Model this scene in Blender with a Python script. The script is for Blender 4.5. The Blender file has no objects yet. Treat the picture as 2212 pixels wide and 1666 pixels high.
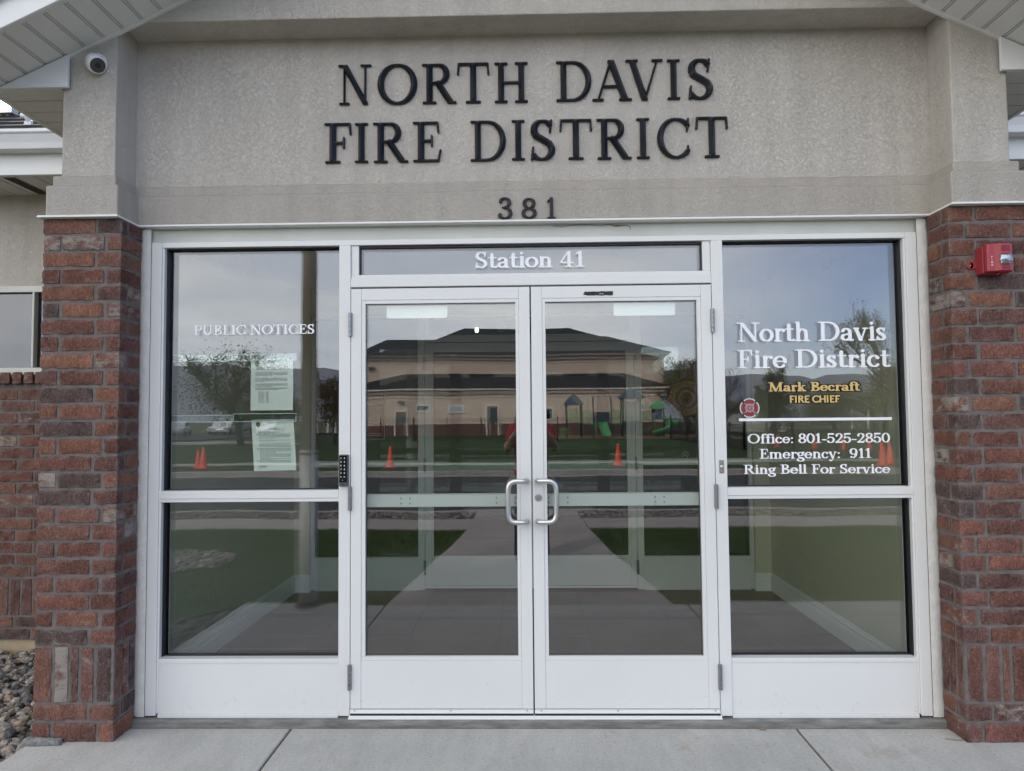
import bpy, bmesh, math, random
import numpy as np
from mathutils import Vector, Matrix, noise as mnoise

C = bpy.context.scene
COL = C.collection
R = math.radians
rnd = random.Random(41)

# ------------------------------------------------------------------ camera
cam_d = bpy.data.cameras.new('camera'); cam = bpy.data.objects.new('camera', cam_d); COL.objects.link(cam)
cam_d.sensor_fit = 'HORIZONTAL'; cam_d.sensor_width = 36.0
cam_d.lens = 36.0 * 1551.85 / 2212.0
cam_d.clip_start = 0.01; cam_d.clip_end = 20000
_y, _p, _r = R(-1.2033), R(2.7102), R(-0.4938)
_f = Vector((math.sin(_y)*math.cos(_p), math.cos(_y)*math.cos(_p), math.sin(_p)))
_rt = Vector((math.cos(_y), -math.sin(_y), 0)); _up = _rt.cross(_f)
_r2 = math.cos(_r)*_rt + math.sin(_r)*_up; _u2 = -math.sin(_r)*_rt + math.cos(_r)*_up
_m = Matrix((( _r2.x, _u2.x, -_f.x, -0.0199), (_r2.y, _u2.y, -_f.y, -3.6057), (_r2.z, _u2.z, -_f.z, 1.4612), (0, 0, 0, 1)))
cam.matrix_world = _m
C.camera = cam

# ------------------------------------------------------------------ sky, sun, exposure
SUN_EL, SUN_AZ = 42.0, -30.0      # the sun stands behind the station, thinly veiled
w = bpy.data.worlds.new('World'); C.world = w; w.use_nodes = True
nt = w.node_tree; nt.nodes.clear()
def wn(t, **k):
    n = nt.nodes.new(t)
    for a, b in k.items(): setattr(n, a, b)
    return n
out = wn('ShaderNodeOutputWorld'); bg = wn('ShaderNodeBackground'); sky = wn('ShaderNodeTexSky')
sky.sky_type = 'NISHITA'; sky.sun_disc = False
sky.sun_elevation = R(SUN_EL); sky.sun_rotation = R(SUN_AZ)
sky.air_density = 1.0; sky.dust_density = 2.0
tc = wn('ShaderNodeTexCoord'); mp = wn('ShaderNodeMapping'); mp.inputs['Scale'].default_value = (1.0, 1.0, 4.5)
n1 = wn('ShaderNodeTexNoise'); n1.inputs['Scale'].default_value = 2.2; n1.inputs['Detail'].default_value = 4; n1.inputs['Roughness'].default_value = .55
n1.inputs['Distortion'].default_value = .5
rp = wn('ShaderNodeValToRGB'); rp.color_ramp.elements[0].position = .36; rp.color_ramp.elements[1].position = .62
rp.color_ramp.elements[0].color = (.62,.62,.62,1); rp.color_ramp.elements[1].color = (.95,.95,.95,1)
cl = wn('ShaderNodeValToRGB')      # cloud colour: warm grey to pale
n2 = wn('ShaderNodeTexNoise'); n2.inputs['Scale'].default_value = 3.4; n2.inputs['Detail'].default_value = 5
cl.color_ramp.elements[0].position = .3; cl.color_ramp.elements[1].position = .75
cl.color_ramp.elements[0].color = (21.0, 21.2, 21.0, 1); cl.color_ramp.elements[1].color = (26.6, 26.0, 24.8, 1)
mx = wn('ShaderNodeMixRGB')
L = nt.links.new
L(tc.outputs['Generated'], mp.inputs['Vector']); L(mp.outputs['Vector'], n1.inputs['Vector']); L(mp.outputs['Vector'], n2.inputs['Vector'])
L(n1.outputs['Fac'], rp.inputs['Fac']); L(n2.outputs['Fac'], cl.inputs['Fac'])
ex = wn('ShaderNodeSeparateXYZ'); L(tc.outputs['Generated'], ex.inputs['Vector'])
cx_ = wn('ShaderNodeMapRange'); cx_.inputs['From Min'].default_value = .05; cx_.inputs['From Max'].default_value = .6   # clearer towards +x
cx_.inputs['To Min'].default_value = 1.0; cx_.inputs['To Max'].default_value = .12; L(ex.outputs['X'], cx_.inputs['Value'])
fm = wn('ShaderNodeMath', operation='MULTIPLY'); L(rp.outputs['Color'], fm.inputs[0]); L(cx_.outputs['Result'], fm.inputs[1])
L(fm.outputs[0], mx.inputs['Fac']); bs = wn('ShaderNodeVectorMath', operation='MULTIPLY'); bs.inputs[1].default_value = (1.55, 1.85, 2.6); L(sky.outputs['Color'], bs.inputs[0]); L(bs.outputs['Vector'], mx.inputs['Color1']); L(cl.outputs['Color'], mx.inputs['Color2'])
# the veil is brightest low in the sky, away from the sun
sx_ = wn('ShaderNodeSeparateXYZ'); L(tc.outputs['Generated'], sx_.inputs['Vector'])
gr = wn('ShaderNodeMapRange'); gr.inputs['From Min'].default_value = 0.0; gr.inputs['From Max'].default_value = .75
gr.inputs['To Min'].default_value = 1.45; gr.inputs['To Max'].default_value = .85; L(sx_.outputs['Z'], gr.inputs['Value'])
vm = wn('ShaderNodeVectorMath', operation='SCALE'); L(mx.outputs['Color'], vm.inputs[0]); L(gr.outputs['Result'], vm.inputs['Scale'])
L(vm.outputs['Vector'], bg.inputs['Color']); bg.inputs['Strength'].default_value = 0.1
L(bg.outputs['Background'], out.inputs['Surface'])

sd = bpy.data.lights.new('sun', 'SUN'); sd.energy = 2.7; sd.angle = R(5); sd.color = (1.0, .94, .86)
so = bpy.data.objects.new('sun', sd); COL.objects.link(so)
_az = R(SUN_AZ); _el = R(SUN_EL)
so.rotation_euler = Vector((math.sin(_az)*math.cos(_el), math.cos(_az)*math.cos(_el), math.sin(_el))).to_track_quat('Z', 'Y').to_euler()

C.view_settings.view_transform = 'Standard'; C.view_settings.look = 'None'
C.view_settings.gamma = 1; C.view_settings.exposure = 0.0
C.render.engine = 'CYCLES'
C.cycles.use_denoising = True
C.cycles.max_bounces = 10; C.cycles.diffuse_bounces = 4; C.cycles.glossy_bounces = 5
C.cycles.transmission_bounces = 6; C.cycles.transparent_max_bounces = 24
C.cycles.caustics_reflective = False; C.cycles.caustics_refractive = False
C.cycles.sample_clamp_indirect = 6

# ------------------------------------------------------------------ materials
MATS = {}
def newmat(name):
    m = bpy.data.materials.new(name); m.use_nodes = True; MATS[name] = m
    n = m.node_tree.nodes; n.clear()
    o = n.new('ShaderNodeOutputMaterial'); b = n.new('ShaderNodeBsdfPrincipled')
    m.node_tree.links.new(b.outputs['BSDF'], o.inputs['Surface'])
    return m, n, m.node_tree.links.new, b
def rgba(c): return (c[0], c[1], c[2], 1)
def mathn(n, op, a=None, b=None):
    x = n.new('ShaderNodeMath'); x.operation = op
    if isinstance(a, (int, float)): x.inputs[0].default_value = a
    if isinstance(b, (int, float)): x.inputs[1].default_value = b
    return x
def M(name, col, rough=.5, metal=0.0, var=None, bump=None, spec=.5, col2=None, emit=0, stretch=None):
    """principled; var=(scale,amount) mottles the colour towards col2 (or darker), bump=(scale,strength,distance)"""
    m, n, l, b = newmat(name)
    b.inputs['Base Color'].default_value = rgba(col); b.inputs['Roughness'].default_value = rough
    b.inputs['Metallic'].default_value = metal; b.inputs['Specular IOR Level'].default_value = spec
    if emit:
        b.inputs['Emission Color'].default_value = rgba(col); b.inputs['Emission Strength'].default_value = emit
    t = n.new('ShaderNodeTexCoord'); src = t.outputs['Object']
    if stretch:
        k = n.new('ShaderNodeMapping'); k.inputs['Scale'].default_value = stretch
        l(src, k.inputs['Vector']); src = k.outputs['Vector']
    if var:
        x = n.new('ShaderNodeTexNoise'); x.inputs['Scale'].default_value = var[0]; x.inputs['Detail'].default_value = 6
        x.inputs['Roughness'].default_value = .62; l(src, x.inputs['Vector'])
        rr = n.new('ShaderNodeValToRGB'); rr.color_ramp.elements[0].position = .34; rr.color_ramp.elements[1].position = .66
        c2 = col2 or tuple(v*(1-var[1]) for v in col)
        rr.color_ramp.elements[0].color = rgba(c2); rr.color_ramp.elements[1].color = rgba(col)
        l(x.outputs['Fac'], rr.inputs['Fac']); l(rr.outputs['Color'], b.inputs['Base Color'])
    if bump:
        y = n.new('ShaderNodeTexNoise'); y.inputs['Scale'].default_value = bump[0]; y.inputs['Detail'].default_value = 4
        l(src, y.inputs['Vector'])
        bb = n.new('ShaderNodeBump'); bb.inputs['Strength'].default_value = bump[1]; bb.inputs['Distance'].default_value = bump[2]
        l(y.outputs['Fac'], bb.inputs['Height']); l(bb.outputs['Normal'], b.inputs['Normal'])
    return m

def stucco_mat(name, col, zs=1.35):
    m, n, l, b = newmat(name)
    t = n.new('ShaderNodeTexCoord'); k = n.new('ShaderNodeMapping'); k.inputs['Scale'].default_value = (1, 1, zs)
    l(t.outputs['Object'], k.inputs['Vector'])
    a = n.new('ShaderNodeTexNoise'); a.inputs['Scale'].default_value = 132; a.inputs['Detail'].default_value = 3; a.inputs['Distortion'].default_value = 1.8
    l(k.outputs['Vector'], a.inputs['Vector'])
    # worm-like grooves: ridge of a distorted noise
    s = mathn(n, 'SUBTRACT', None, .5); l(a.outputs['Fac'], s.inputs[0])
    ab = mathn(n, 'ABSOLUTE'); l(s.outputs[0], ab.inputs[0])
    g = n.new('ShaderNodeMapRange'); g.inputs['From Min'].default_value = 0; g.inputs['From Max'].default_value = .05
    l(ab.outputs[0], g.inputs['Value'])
    f = n.new('ShaderNodeTexNoise'); f.inputs['Scale'].default_value = 240; f.inputs['Detail'].default_value = 2; l(k.outputs['Vector'], f.inputs['Vector'])
    ad = mathn(n, 'MULTIPLY_ADD', None, .35); l(f.outputs['Fac'], ad.inputs[0]); l(g.outputs['Result'], ad.inputs[2])
    bp = n.new('ShaderNodeBump'); bp.inputs['Strength'].default_value = .7; bp.inputs['Distance'].default_value = .003
    l(ad.outputs[0], bp.inputs['Height']); l(bp.outputs['Normal'], b.inputs['Normal'])
    # broad mottling, plus the shade of the grooves darkened into the colour
    v = n.new('ShaderNodeTexNoise'); v.inputs['Scale'].default_value = 2.6; v.inputs['Detail'].default_value = 8; v.inputs['Roughness'].default_value = .7
    l(t.outputs['Object'], v.inputs['Vector'])
    rr = n.new('ShaderNodeValToRGB'); rr.color_ramp.elements[0].position = .33; rr.color_ramp.elements[1].position = .68
    rr.color_ramp.elements[0].color = rgba([c*.87 for c in col]); rr.color_ramp.elements[1].color = rgba([min(1, c*1.07) for c in col])
    # faint rain streaks running down
    ks = n.new('ShaderNodeMapping'); ks.inputs['Scale'].default_value = (1, 1, .07); l(t.outputs['Object'], ks.inputs['Vector'])
    vs_ = n.new('ShaderNodeTexNoise'); vs_.inputs['Scale'].default_value = 11; vs_.inputs['Detail'].default_value = 6; l(ks.outputs['Vector'], vs_.inputs['Vector'])
    va = mathn(n, 'MULTIPLY_ADD', None, .55); l(vs_.outputs['Fac'], va.inputs[0]); vb = mathn(n, 'MULTIPLY', None, .48); l(v.outputs['Fac'], vb.inputs[0]); l(vb.outputs[0], va.inputs[2])
    l(va.outputs[0], rr.inputs['Fac'])
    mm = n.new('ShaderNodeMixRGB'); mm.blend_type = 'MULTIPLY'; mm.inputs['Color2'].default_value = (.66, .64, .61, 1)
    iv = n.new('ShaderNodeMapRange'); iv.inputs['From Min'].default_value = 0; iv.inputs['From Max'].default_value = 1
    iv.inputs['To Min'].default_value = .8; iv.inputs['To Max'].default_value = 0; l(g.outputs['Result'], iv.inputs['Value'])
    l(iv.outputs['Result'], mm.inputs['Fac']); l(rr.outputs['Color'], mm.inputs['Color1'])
    l(mm.outputs['Color'], b.inputs['Base Color']); b.inputs['Roughness'].default_value = .95; b.inputs['Specular IOR Level'].default_value = .2
    return m

def brick_mat(name):
    m, n, l, b = newmat(name)
    at = n.new('ShaderNodeAttribute'); at.attribute_name = 'tone'
    t = n.new('ShaderNodeTexCoord')
    a = n.new('ShaderNodeTexNoise'); a.inputs['Scale'].default_value = 75; a.inputs['Detail'].default_value = 9; a.inputs['Roughness'].default_value = .8
    l(t.outputs['Object'], a.inputs['Vector'])
    r1 = n.new('ShaderNodeValToRGB'); r1.color_ramp.elements[0].position = .3; r1.color_ramp.elements[1].position = .7
    r1.color_ramp.elements[0].color = (.48, .45, .46, 1); r1.color_ramp.elements[1].color = (1.22, 1.26, 1.3, 1)
    l(a.outputs['Fac'], r1.inputs['Fac'])
    mu = n.new('ShaderNodeMixRGB'); mu.blend_type = 'MULTIPLY'; mu.inputs['Fac'].default_value = 1
    l(at.outputs['Color'], mu.inputs['Color1']); l(r1.outputs['Color'], mu.inputs['Color2'])
    # wire-cut drag marks down the face
    kk = n.new('ShaderNodeMapping'); kk.inputs['Scale'].default_value = (1.7, 1.7, .38); l(t.outputs['Object'], kk.inputs['Vector'])
    g_ = n.new('ShaderNodeTexNoise'); g_.inputs['Scale'].default_value = 95; g_.inputs['Detail'].default_value = 5; g_.inputs['Roughness'].default_value = .7; l(kk.outputs['Vector'], g_.inputs['Vector'])
    r0_ = n.new('ShaderNodeValToRGB'); r0_.color_ramp.elements[0].position = .33; r0_.color_ramp.elements[1].position = .66
    r0_.color_ramp.elements[0].color = (.66, .64, .64, 1); r0_.color_ramp.elements[1].color = (1.22, 1.24, 1.27, 1); l(g_.outputs['Fac'], r0_.inputs['Fac'])
    mu0 = n.new('ShaderNodeMixRGB'); mu0.blend_type = 'MULTIPLY'; mu0.inputs['Fac'].default_value = .9; l(mu.outputs['Color'], mu0.inputs['Color1']); l(r0_.outputs['Color'], mu0.inputs['Color2']); mu = mu0
    # limewash / salt patches, only where the brick carries them (alpha)
    k = n.new('ShaderNodeMapping'); k.inputs['Scale'].default_value = (1, 1, 1.8); l(t.outputs['Object'], k.inputs['Vector'])
    c = n.new('ShaderNodeTexNoise'); c.inputs['Scale'].default_value = 17; c.inputs['Detail'].default_value = 7; c.inputs['Roughness'].default_value = .75
    l(k.outputs['Vector'], c.inputs['Vector'])
    su = mathn(n, 'ADD'); l(c.outputs['Fac'], su.inputs[0]); l(at.outputs['Alpha'], su.inputs[1])
    r2 = n.new('ShaderNodeMapRange'); r2.inputs['From Min'].default_value = .80; r2.inputs['From Max'].default_value = .98; l(su.outputs[0], r2.inputs['Value'])
    m2 = n.new('ShaderNodeMixRGB'); m2.inputs['Color2'].default_value = (.275, .245, .215, 1)
    l(r2.outputs['Result'], m2.inputs['Fac']); l(mu.outputs['Color'], m2.inputs['Color1'])
    # fine pale salt specks
    d = n.new('ShaderNodeTexNoise'); d.inputs['Scale'].default_value = 150; d.inputs['Detail'].default_value = 2; l(t.outputs['Object'], d.inputs['Vector'])
    r3 = n.new('ShaderNodeMapRange'); r3.inputs['From Min'].default_value = .58; r3.inputs['From Max'].default_value = .72; r3.inputs['To Max'].default_value = .22
    l(d.outputs['Fac'], r3.inputs['Value'])
    m3 = n.new('ShaderNodeMixRGB'); m3.inputs['Color2'].default_value = (.34, .27, .245, 1)
    l(r3.outputs['Result'], m3.inputs['Fac']); l(m2.outputs['Color'], m3.inputs['Color1']); l(m3.outputs['Color'], b.inputs['Base Color'])
    bp = n.new('ShaderNodeBump'); bp.inputs['Strength'].default_value = .6; bp.inputs['Distance'].default_value = .003
    bm_ = n.new('ShaderNodeTexNoise'); bm_.inputs['Scale'].default_value = 120; bm_.inputs['Detail'].default_value = 5; l(t.outputs['Object'], bm_.inputs['Vector'])
    l(bm_.outputs['Fac'], bp.inputs['Height']); l(bp.outputs['Normal'], b.inputs['Normal'])
    b.inputs['Roughness'].default_value = .92; b.inputs['Specular IOR Level'].default_value = .2
    return m

def glass_mat(name, r0, tint, wave=.0045, rough=0.0):
    m = bpy.data.materials.new(name); m.use_nodes = True; n = m.node_tree.nodes; n.clear(); l = m.node_tree.links.new
    o = n.new('ShaderNodeOutputMaterial'); mix = n.new('ShaderNodeMixShader'); tr = n.new('ShaderNodeBsdfTransparent'); gl = n.new('ShaderNodeBsdfGlossy')
    tr.inputs['Color'].default_value = rgba(tint); gl.inputs['Roughness'].default_value = rough; gl.inputs['Color'].default_value = (.94, .94, 1, 1)
    lw = n.new('ShaderNodeLayerWeight'); lw.inputs['Blend'].default_value = .5
    pw = mathn(n, 'POWER', None, 4.0); l(lw.outputs['Facing'], pw.inputs[0])
    ma = mathn(n, 'MULTIPLY_ADD', None, 1-r0); ma.inputs[2].default_value = r0; l(pw.outputs[0], ma.inputs[0]); l(ma.outputs[0], mix.inputs['Fac'])
    l(tr.outputs[0], mix.inputs[1]); l(gl.outputs[0], mix.inputs[2]); l(mix.outputs[0], o.inputs['Surface'])
    if wave:      # float glass is never quite flat
        t = n.new('ShaderNodeTexCoord'); k = n.new('ShaderNodeMapping'); k.inputs['Scale'].default_value = (1.0, 0.0, 2.4); l(t.outputs['Object'], k.inputs['Vector'])
        x = n.new('ShaderNodeTexNoise'); x.inputs['Scale'].default_value = 2.1; x.inputs['Detail'].default_value = 1.5; l(k.outputs['Vector'], x.inputs['Vector'])
        s = n.new('ShaderNodeVectorMath'); s.operation = 'SUBTRACT'; s.inputs[1].default_value = (.5, .5, .5); l(x.outputs['Color'], s.inputs[0])
        q = n.new('ShaderNodeVectorMath'); q.operation = 'MULTIPLY'; q.inputs[1].default_value = (wave*.6, 0, wave); l(s.outputs[0], q.inputs[0])
        g = n.new('ShaderNodeNewGeometry'); ad = n.new('ShaderNodeVectorMath'); ad.operation = 'ADD'; l(g.outputs['Normal'], ad.inputs[0]); l(q.outputs[0], ad.inputs[1])
        nm = n.new('ShaderNodeVectorMath'); nm.operation = 'NORMALIZE'; l(ad.outputs[0], nm.inputs[0]); l(nm.outputs[0], gl.inputs['Normal'])
    MATS[name] = m
    return m

def ground_mat(name, c1, c2, s1, s2, bump=.6, dist=.01, c3=None):
    m, n, l, b = newmat(name)
    t = n.new('ShaderNodeTexCoord')
    a = n.new('ShaderNodeTexNoise'); a.inputs['Scale'].default_value = s1; a.inputs['Detail'].default_value = 8; a.inputs['Roughness'].default_value = .7; l(t.outputs['Object'], a.inputs['Vector'])
    c = n.new('ShaderNodeTexNoise'); c.inputs['Scale'].default_value = s2; c.inputs['Detail'].default_value = 4; l(t.outputs['Object'], c.inputs['Vector'])
    r1 = n.new('ShaderNodeValToRGB'); r1.color_ramp.elements[0].position = .35; r1.color_ramp.elements[1].position = .65
    r1.color_ramp.elements[0].color = rgba(c1); r1.color_ramp.elements[1].color = rgba(c2); l(a.outputs['Fac'], r1.inputs['Fac'])
    mu = n.new('ShaderNodeMixRGB'); mu.blend_type = 'MULTIPLY'; mu.inputs['Fac'].default_value = .6
    r2 = n.new('ShaderNodeValToRGB'); r2.color_ramp.elements[0].color = (.62, .62, .62, 1); r2.color_ramp.elements[1].color = (1.3, 1.3, 1.3, 1)
    r2.color_ramp.elements[0].position = .3; r2.color_ramp.elements[1].position = .7; l(c.outputs['Fac'], r2.inputs['Fac'])
    l(r1.outputs['Color'], mu.inputs['Color1']); l(r2.outputs['Color'], mu.inputs['Color2']); l(mu.outputs['Color'], b.inputs['Base Color'])
    bp = n.new('ShaderNodeBump'); bp.inputs['Strength'].default_value = bump; bp.inputs['Distance'].default_value = dist
    l(c.outputs['Fac'], bp.inputs['Height']); l(bp.outputs['Normal'], b.inputs['Normal'])
    b.inputs['Roughness'].default_value = .95; b.inputs['Specular IOR Level'].default_value = .2
    return m

def attr_mat(name, rough=.8, spec=.3, var=0):
    m, n, l, b = newmat(name)
    at = n.new('ShaderNodeAttribute'); at.attribute_name = 'tone'
    if var:
        t = n.new('ShaderNodeTexCoord'); a = n.new('ShaderNodeTexNoise'); a.inputs['Scale'].default_value = var; a.inputs['Detail'].default_value = 5
        l(t.outputs['Object'], a.inputs['Vector'])
        r1 = n.new('ShaderNodeValToRGB'); r1.color_ramp.elements[0].position = .3; r1.color_ramp.elements[1].position = .7
        r1.color_ramp.elements[0].color = (.6, .6, .6, 1); r1.color_ramp.elements[1].color = (1.25, 1.25, 1.25, 1); l(a.outputs['Fac'], r1.inputs['Fac'])
        mu = n.new('ShaderNodeMixRGB'); mu.blend_type = 'MULTIPLY'; mu.inputs['Fac'].default_value = 1
        l(at.outputs['Color'], mu.inputs['Color1']); l(r1.outputs['Color'], mu.inputs['Color2']); l(mu.outputs['Color'], b.inputs['Base Color'])
    else: l(at.outputs['Color'], b.inputs['Base Color'])
    b.inputs['Roughness'].default_value = rough; b.inputs['Specular IOR Level'].default_value = spec
    return m

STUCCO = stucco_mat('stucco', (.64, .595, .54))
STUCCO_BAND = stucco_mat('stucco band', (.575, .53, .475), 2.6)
BRICK = brick_mat('brick'); MORTAR = M('mortar', (.185, .155, .145), .95, var=(30, .35), bump=(90, .7, .003))
def enamel(name, col, rough):
    m, n, l, b = newmat(name)
    t = n.new('ShaderNodeTexCoord'); x = n.new('ShaderNodeTexNoise'); x.inputs['Scale'].default_value = 1.6; x.inputs['Detail'].default_value = 5; l(t.outputs['Object'], x.inputs['Vector'])
    r1 = n.new('ShaderNodeValToRGB'); r1.color_ramp.elements[0].position = .35; r1.color_ramp.elements[1].position = .65
    r1.color_ramp.elements[0].color = rgba([c*.955 for c in col]); r1.color_ramp.elements[1].color = rgba(col); l(x.outputs['Fac'], r1.inputs['Fac'])
    # grime splashed up from the ground: specks and smears thinning out with height
    s = n.new('ShaderNodeSeparateXYZ'); l(t.outputs['Object'], s.inputs['Vector'])
    hz = n.new('ShaderNodeMapRange'); hz.inputs['From Min'].default_value = 0; hz.inputs['From Max'].default_value = .42; hz.inputs['To Min'].default_value = .115; hz.inputs['To Max'].default_value = 0; l(s.outputs['Z'], hz.inputs['Value'])
    d = n.new('ShaderNodeTexNoise'); d.inputs['Scale'].default_value = 46; d.inputs['Detail'].default_value = 6; d.inputs['Roughness'].default_value = .75; l(t.outputs['Object'], d.inputs['Vector'])
    su = mathn(n, 'ADD'); l(d.outputs['Fac'], su.inputs[0]); l(hz.outputs['Result'], su.inputs[1])
    th = n.new('ShaderNodeMapRange'); th.inputs['From Min'].default_value = .70; th.inputs['From Max'].default_value = .84; th.inputs['To Max'].default_value = .75; l(su.outputs[0], th.inputs['Value'])
    mm = n.new('ShaderNodeMixRGB'); mm.inputs['Color2'].default_value = (.42, .38, .31, 1); l(th.outputs['Result'], mm.inputs['Fac']); l(r1.outputs['Color'], mm.inputs['Color1']); l(mm.outputs['Color'], b.inputs['Base Color'])
    y = n.new('ShaderNodeTexNoise'); y.inputs['Scale'].default_value = 7; l(t.outputs['Object'], y.inputs['Vector'])
    bb = n.new('ShaderNodeBump'); bb.inputs['Strength'].default_value = .06; bb.inputs['Distance'].default_value = .003; l(y.outputs['Fac'], bb.inputs['Height']); l(bb.outputs['Normal'], b.inputs['Normal'])
    rr = n.new('ShaderNodeMapRange'); rr.inputs['To Min'].default_value = rough-.08; rr.inputs['To Max'].default_value = rough+.12; l(x.outputs['Fac'], rr.inputs['Value']); l(rr.outputs['Result'], b.inputs['Roughness'])
    return m
WHITE = enamel('white enamel', (.735, .737, .727), .34)
PANEL = M('white panel', (.79, .795, .80), .36, var=(1.1, .05), bump=(5, .05, .003))
CREAM = M('cream enamel', (.60, .61, .56), .45, var=(3, .12))
VINYL = M('white vinyl soffit', (.70, .69, .68), .5, var=(2, .05))
FASCIA = M('white fascia', (.78, .785, .785), .4, var=(2, .04))
GUTTER = M('white gutter', (.78, .79, .82), .35, var=(3, .06))
DARKGAP = M('shadow gap', (.03, .03, .03), .9)
CAULK = M('white caulk', (.74, .73, .70), .8, var=(18, .14), bump=(60, .7, .004))
FLASH = M('white metal flashing', (.78, .78, .77), .4)
GASKET = M('black rubber gasket', (.012, .012, .014), .5)
def concrete(name, c1, c2):
    m, n, l, b = newmat(name); t = n.new('ShaderNodeTexCoord')
    def ns(sc, det, stretch=None, rot=0):
        x = n.new('ShaderNodeTexNoise'); x.inputs['Scale'].default_value = sc; x.inputs['Detail'].default_value = det; x.inputs['Roughness'].default_value = .7; s = t.outputs['Object']
        if stretch:
            k = n.new('ShaderNodeMapping'); k.inputs['Scale'].default_value = stretch; k.inputs['Rotation'].default_value = (0, 0, R(rot)); l(s, k.inputs['Vector']); s = k.outputs['Vector']
        l(s, x.inputs['Vector']); return x.outputs['Fac']
    def ramp(f, p0, p1, a, c):
        r_ = n.new('ShaderNodeValToRGB'); r_.color_ramp.elements[0].position = p0; r_.color_ramp.elements[1].position = p1; r_.color_ramp.elements[0].color = rgba(a); r_.color_ramp.elements[1].color = rgba(c); l(f, r_.inputs['Fac']); return r_.outputs['Color']
    def mix(kind, fac, a, c):
        x = n.new('ShaderNodeMixRGB'); x.blend_type = kind
        if isinstance(fac, float): x.inputs['Fac'].default_value = fac
        else: l(fac, x.inputs['Fac'])
        l(a, x.inputs['Color1'])
        if isinstance(c, tuple): x.inputs['Color2'].default_value = rgba(c)
        else: l(c, x.inputs['Color2'])
        return x.outputs['Color']
    def mr(f, a, c, to):
        x = n.new('ShaderNodeMapRange'); x.inputs['From Min'].default_value = a; x.inputs['From Max'].default_value = c; x.inputs['To Max'].default_value = to; l(f, x.inputs['Value']); return x.outputs['Result']
    col = ramp(ns(1.9, 7), .34, .66, c2, c1)
    col = mix('MULTIPLY', .75, col, ramp(ns(75, 3), .3, .7, (.80, .80, .79), (1.14, 1.14, 1.13)))
    col = mix('MULTIPLY', .8, col, ramp(ns(14, 5, (1.0, .16, 1), 28), .35, .62, (.90, .90, .895), (1.03, 1.03, 1.03)))   # broom marks
    col = mix('MIX', mr(ns(34, 4), .63, .72, .6), col, (.215, .21, .195))          # pits and grit
    col = mix('MIX', mr(ns(3.1, 6, (1.3, .8, 1)), .585, .72, .55), col, (.34, .265, .18))   # rusty tea stains
    l(col, b.inputs['Base Color']); b.inputs['Roughness'].default_value = .92; b.inputs['Specular IOR Level'].default_value = .25
    bp = n.new('ShaderNodeBump'); bp.inputs['Strength'].default_value = .5; bp.inputs['Distance'].default_value = .002; l(ns(130, 4), bp.inputs['Height']); l(bp.outputs['Normal'], b.inputs['Normal'])
    return m
CONC = concrete('pavement concrete', (.485, .482, .463), (.41, .408, .39))
SILLC = M('sill concrete', (.27, .265, .245), .9, var=(7, .5), bump=(70, .6, .003), stretch=(1, 1, 6))
FOUND = M('tan foundation concrete', (.42, .33, .22), .9, var=(6, .25), bump=(50, .4, .003))
STEEL = M('brushed aluminium', (.62, .61, .60), .34, 1.0, bump=(300, .05, .001))
HINGE = M('grey hinge steel', (.33, .34, .36), .38, .8, var=(60, .25))
CHROME = M('satin lock steel', (.42, .42, .43), .3, 1.0)
BLACKP = M('black paint', (.009, .013, .021), .36, var=(14, .3), bump=(40, .12, .002), spec=.45)
BLACKP2 = M('worn black paint', (.010, .011, .015), .5, var=(40, .4), col2=(.028, .028, .032), bump=(80, .3, .002), spec=.3)
VINYLW = M('white vinyl lettering', (.88, .89, .92), .55)
GOLD = M('gold vinyl', (.80, .56, .20), .4, .1, var=(400, .3))
BLACKV = M('black vinyl', (.008, .008, .009), .5)
GLASS = glass_mat('window glass', .102, (.93, .965, .94))
GLASS_B = glass_mat('window glass inner', .055, (.86, .93, .89), 0.0025)
GLASS_F = glass_mat('far window glass', .10, (.35, .38, .38), .002)
IBEIGE = M('beige interior paint', (.62, .58, .46), .8, var=(1.2, .05))
ITRIM = M('white interior trim', (.82, .82, .79), .5)
ITILE = None
RUBBER = M('black plastic', (.01, .01, .012), .35)

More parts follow.
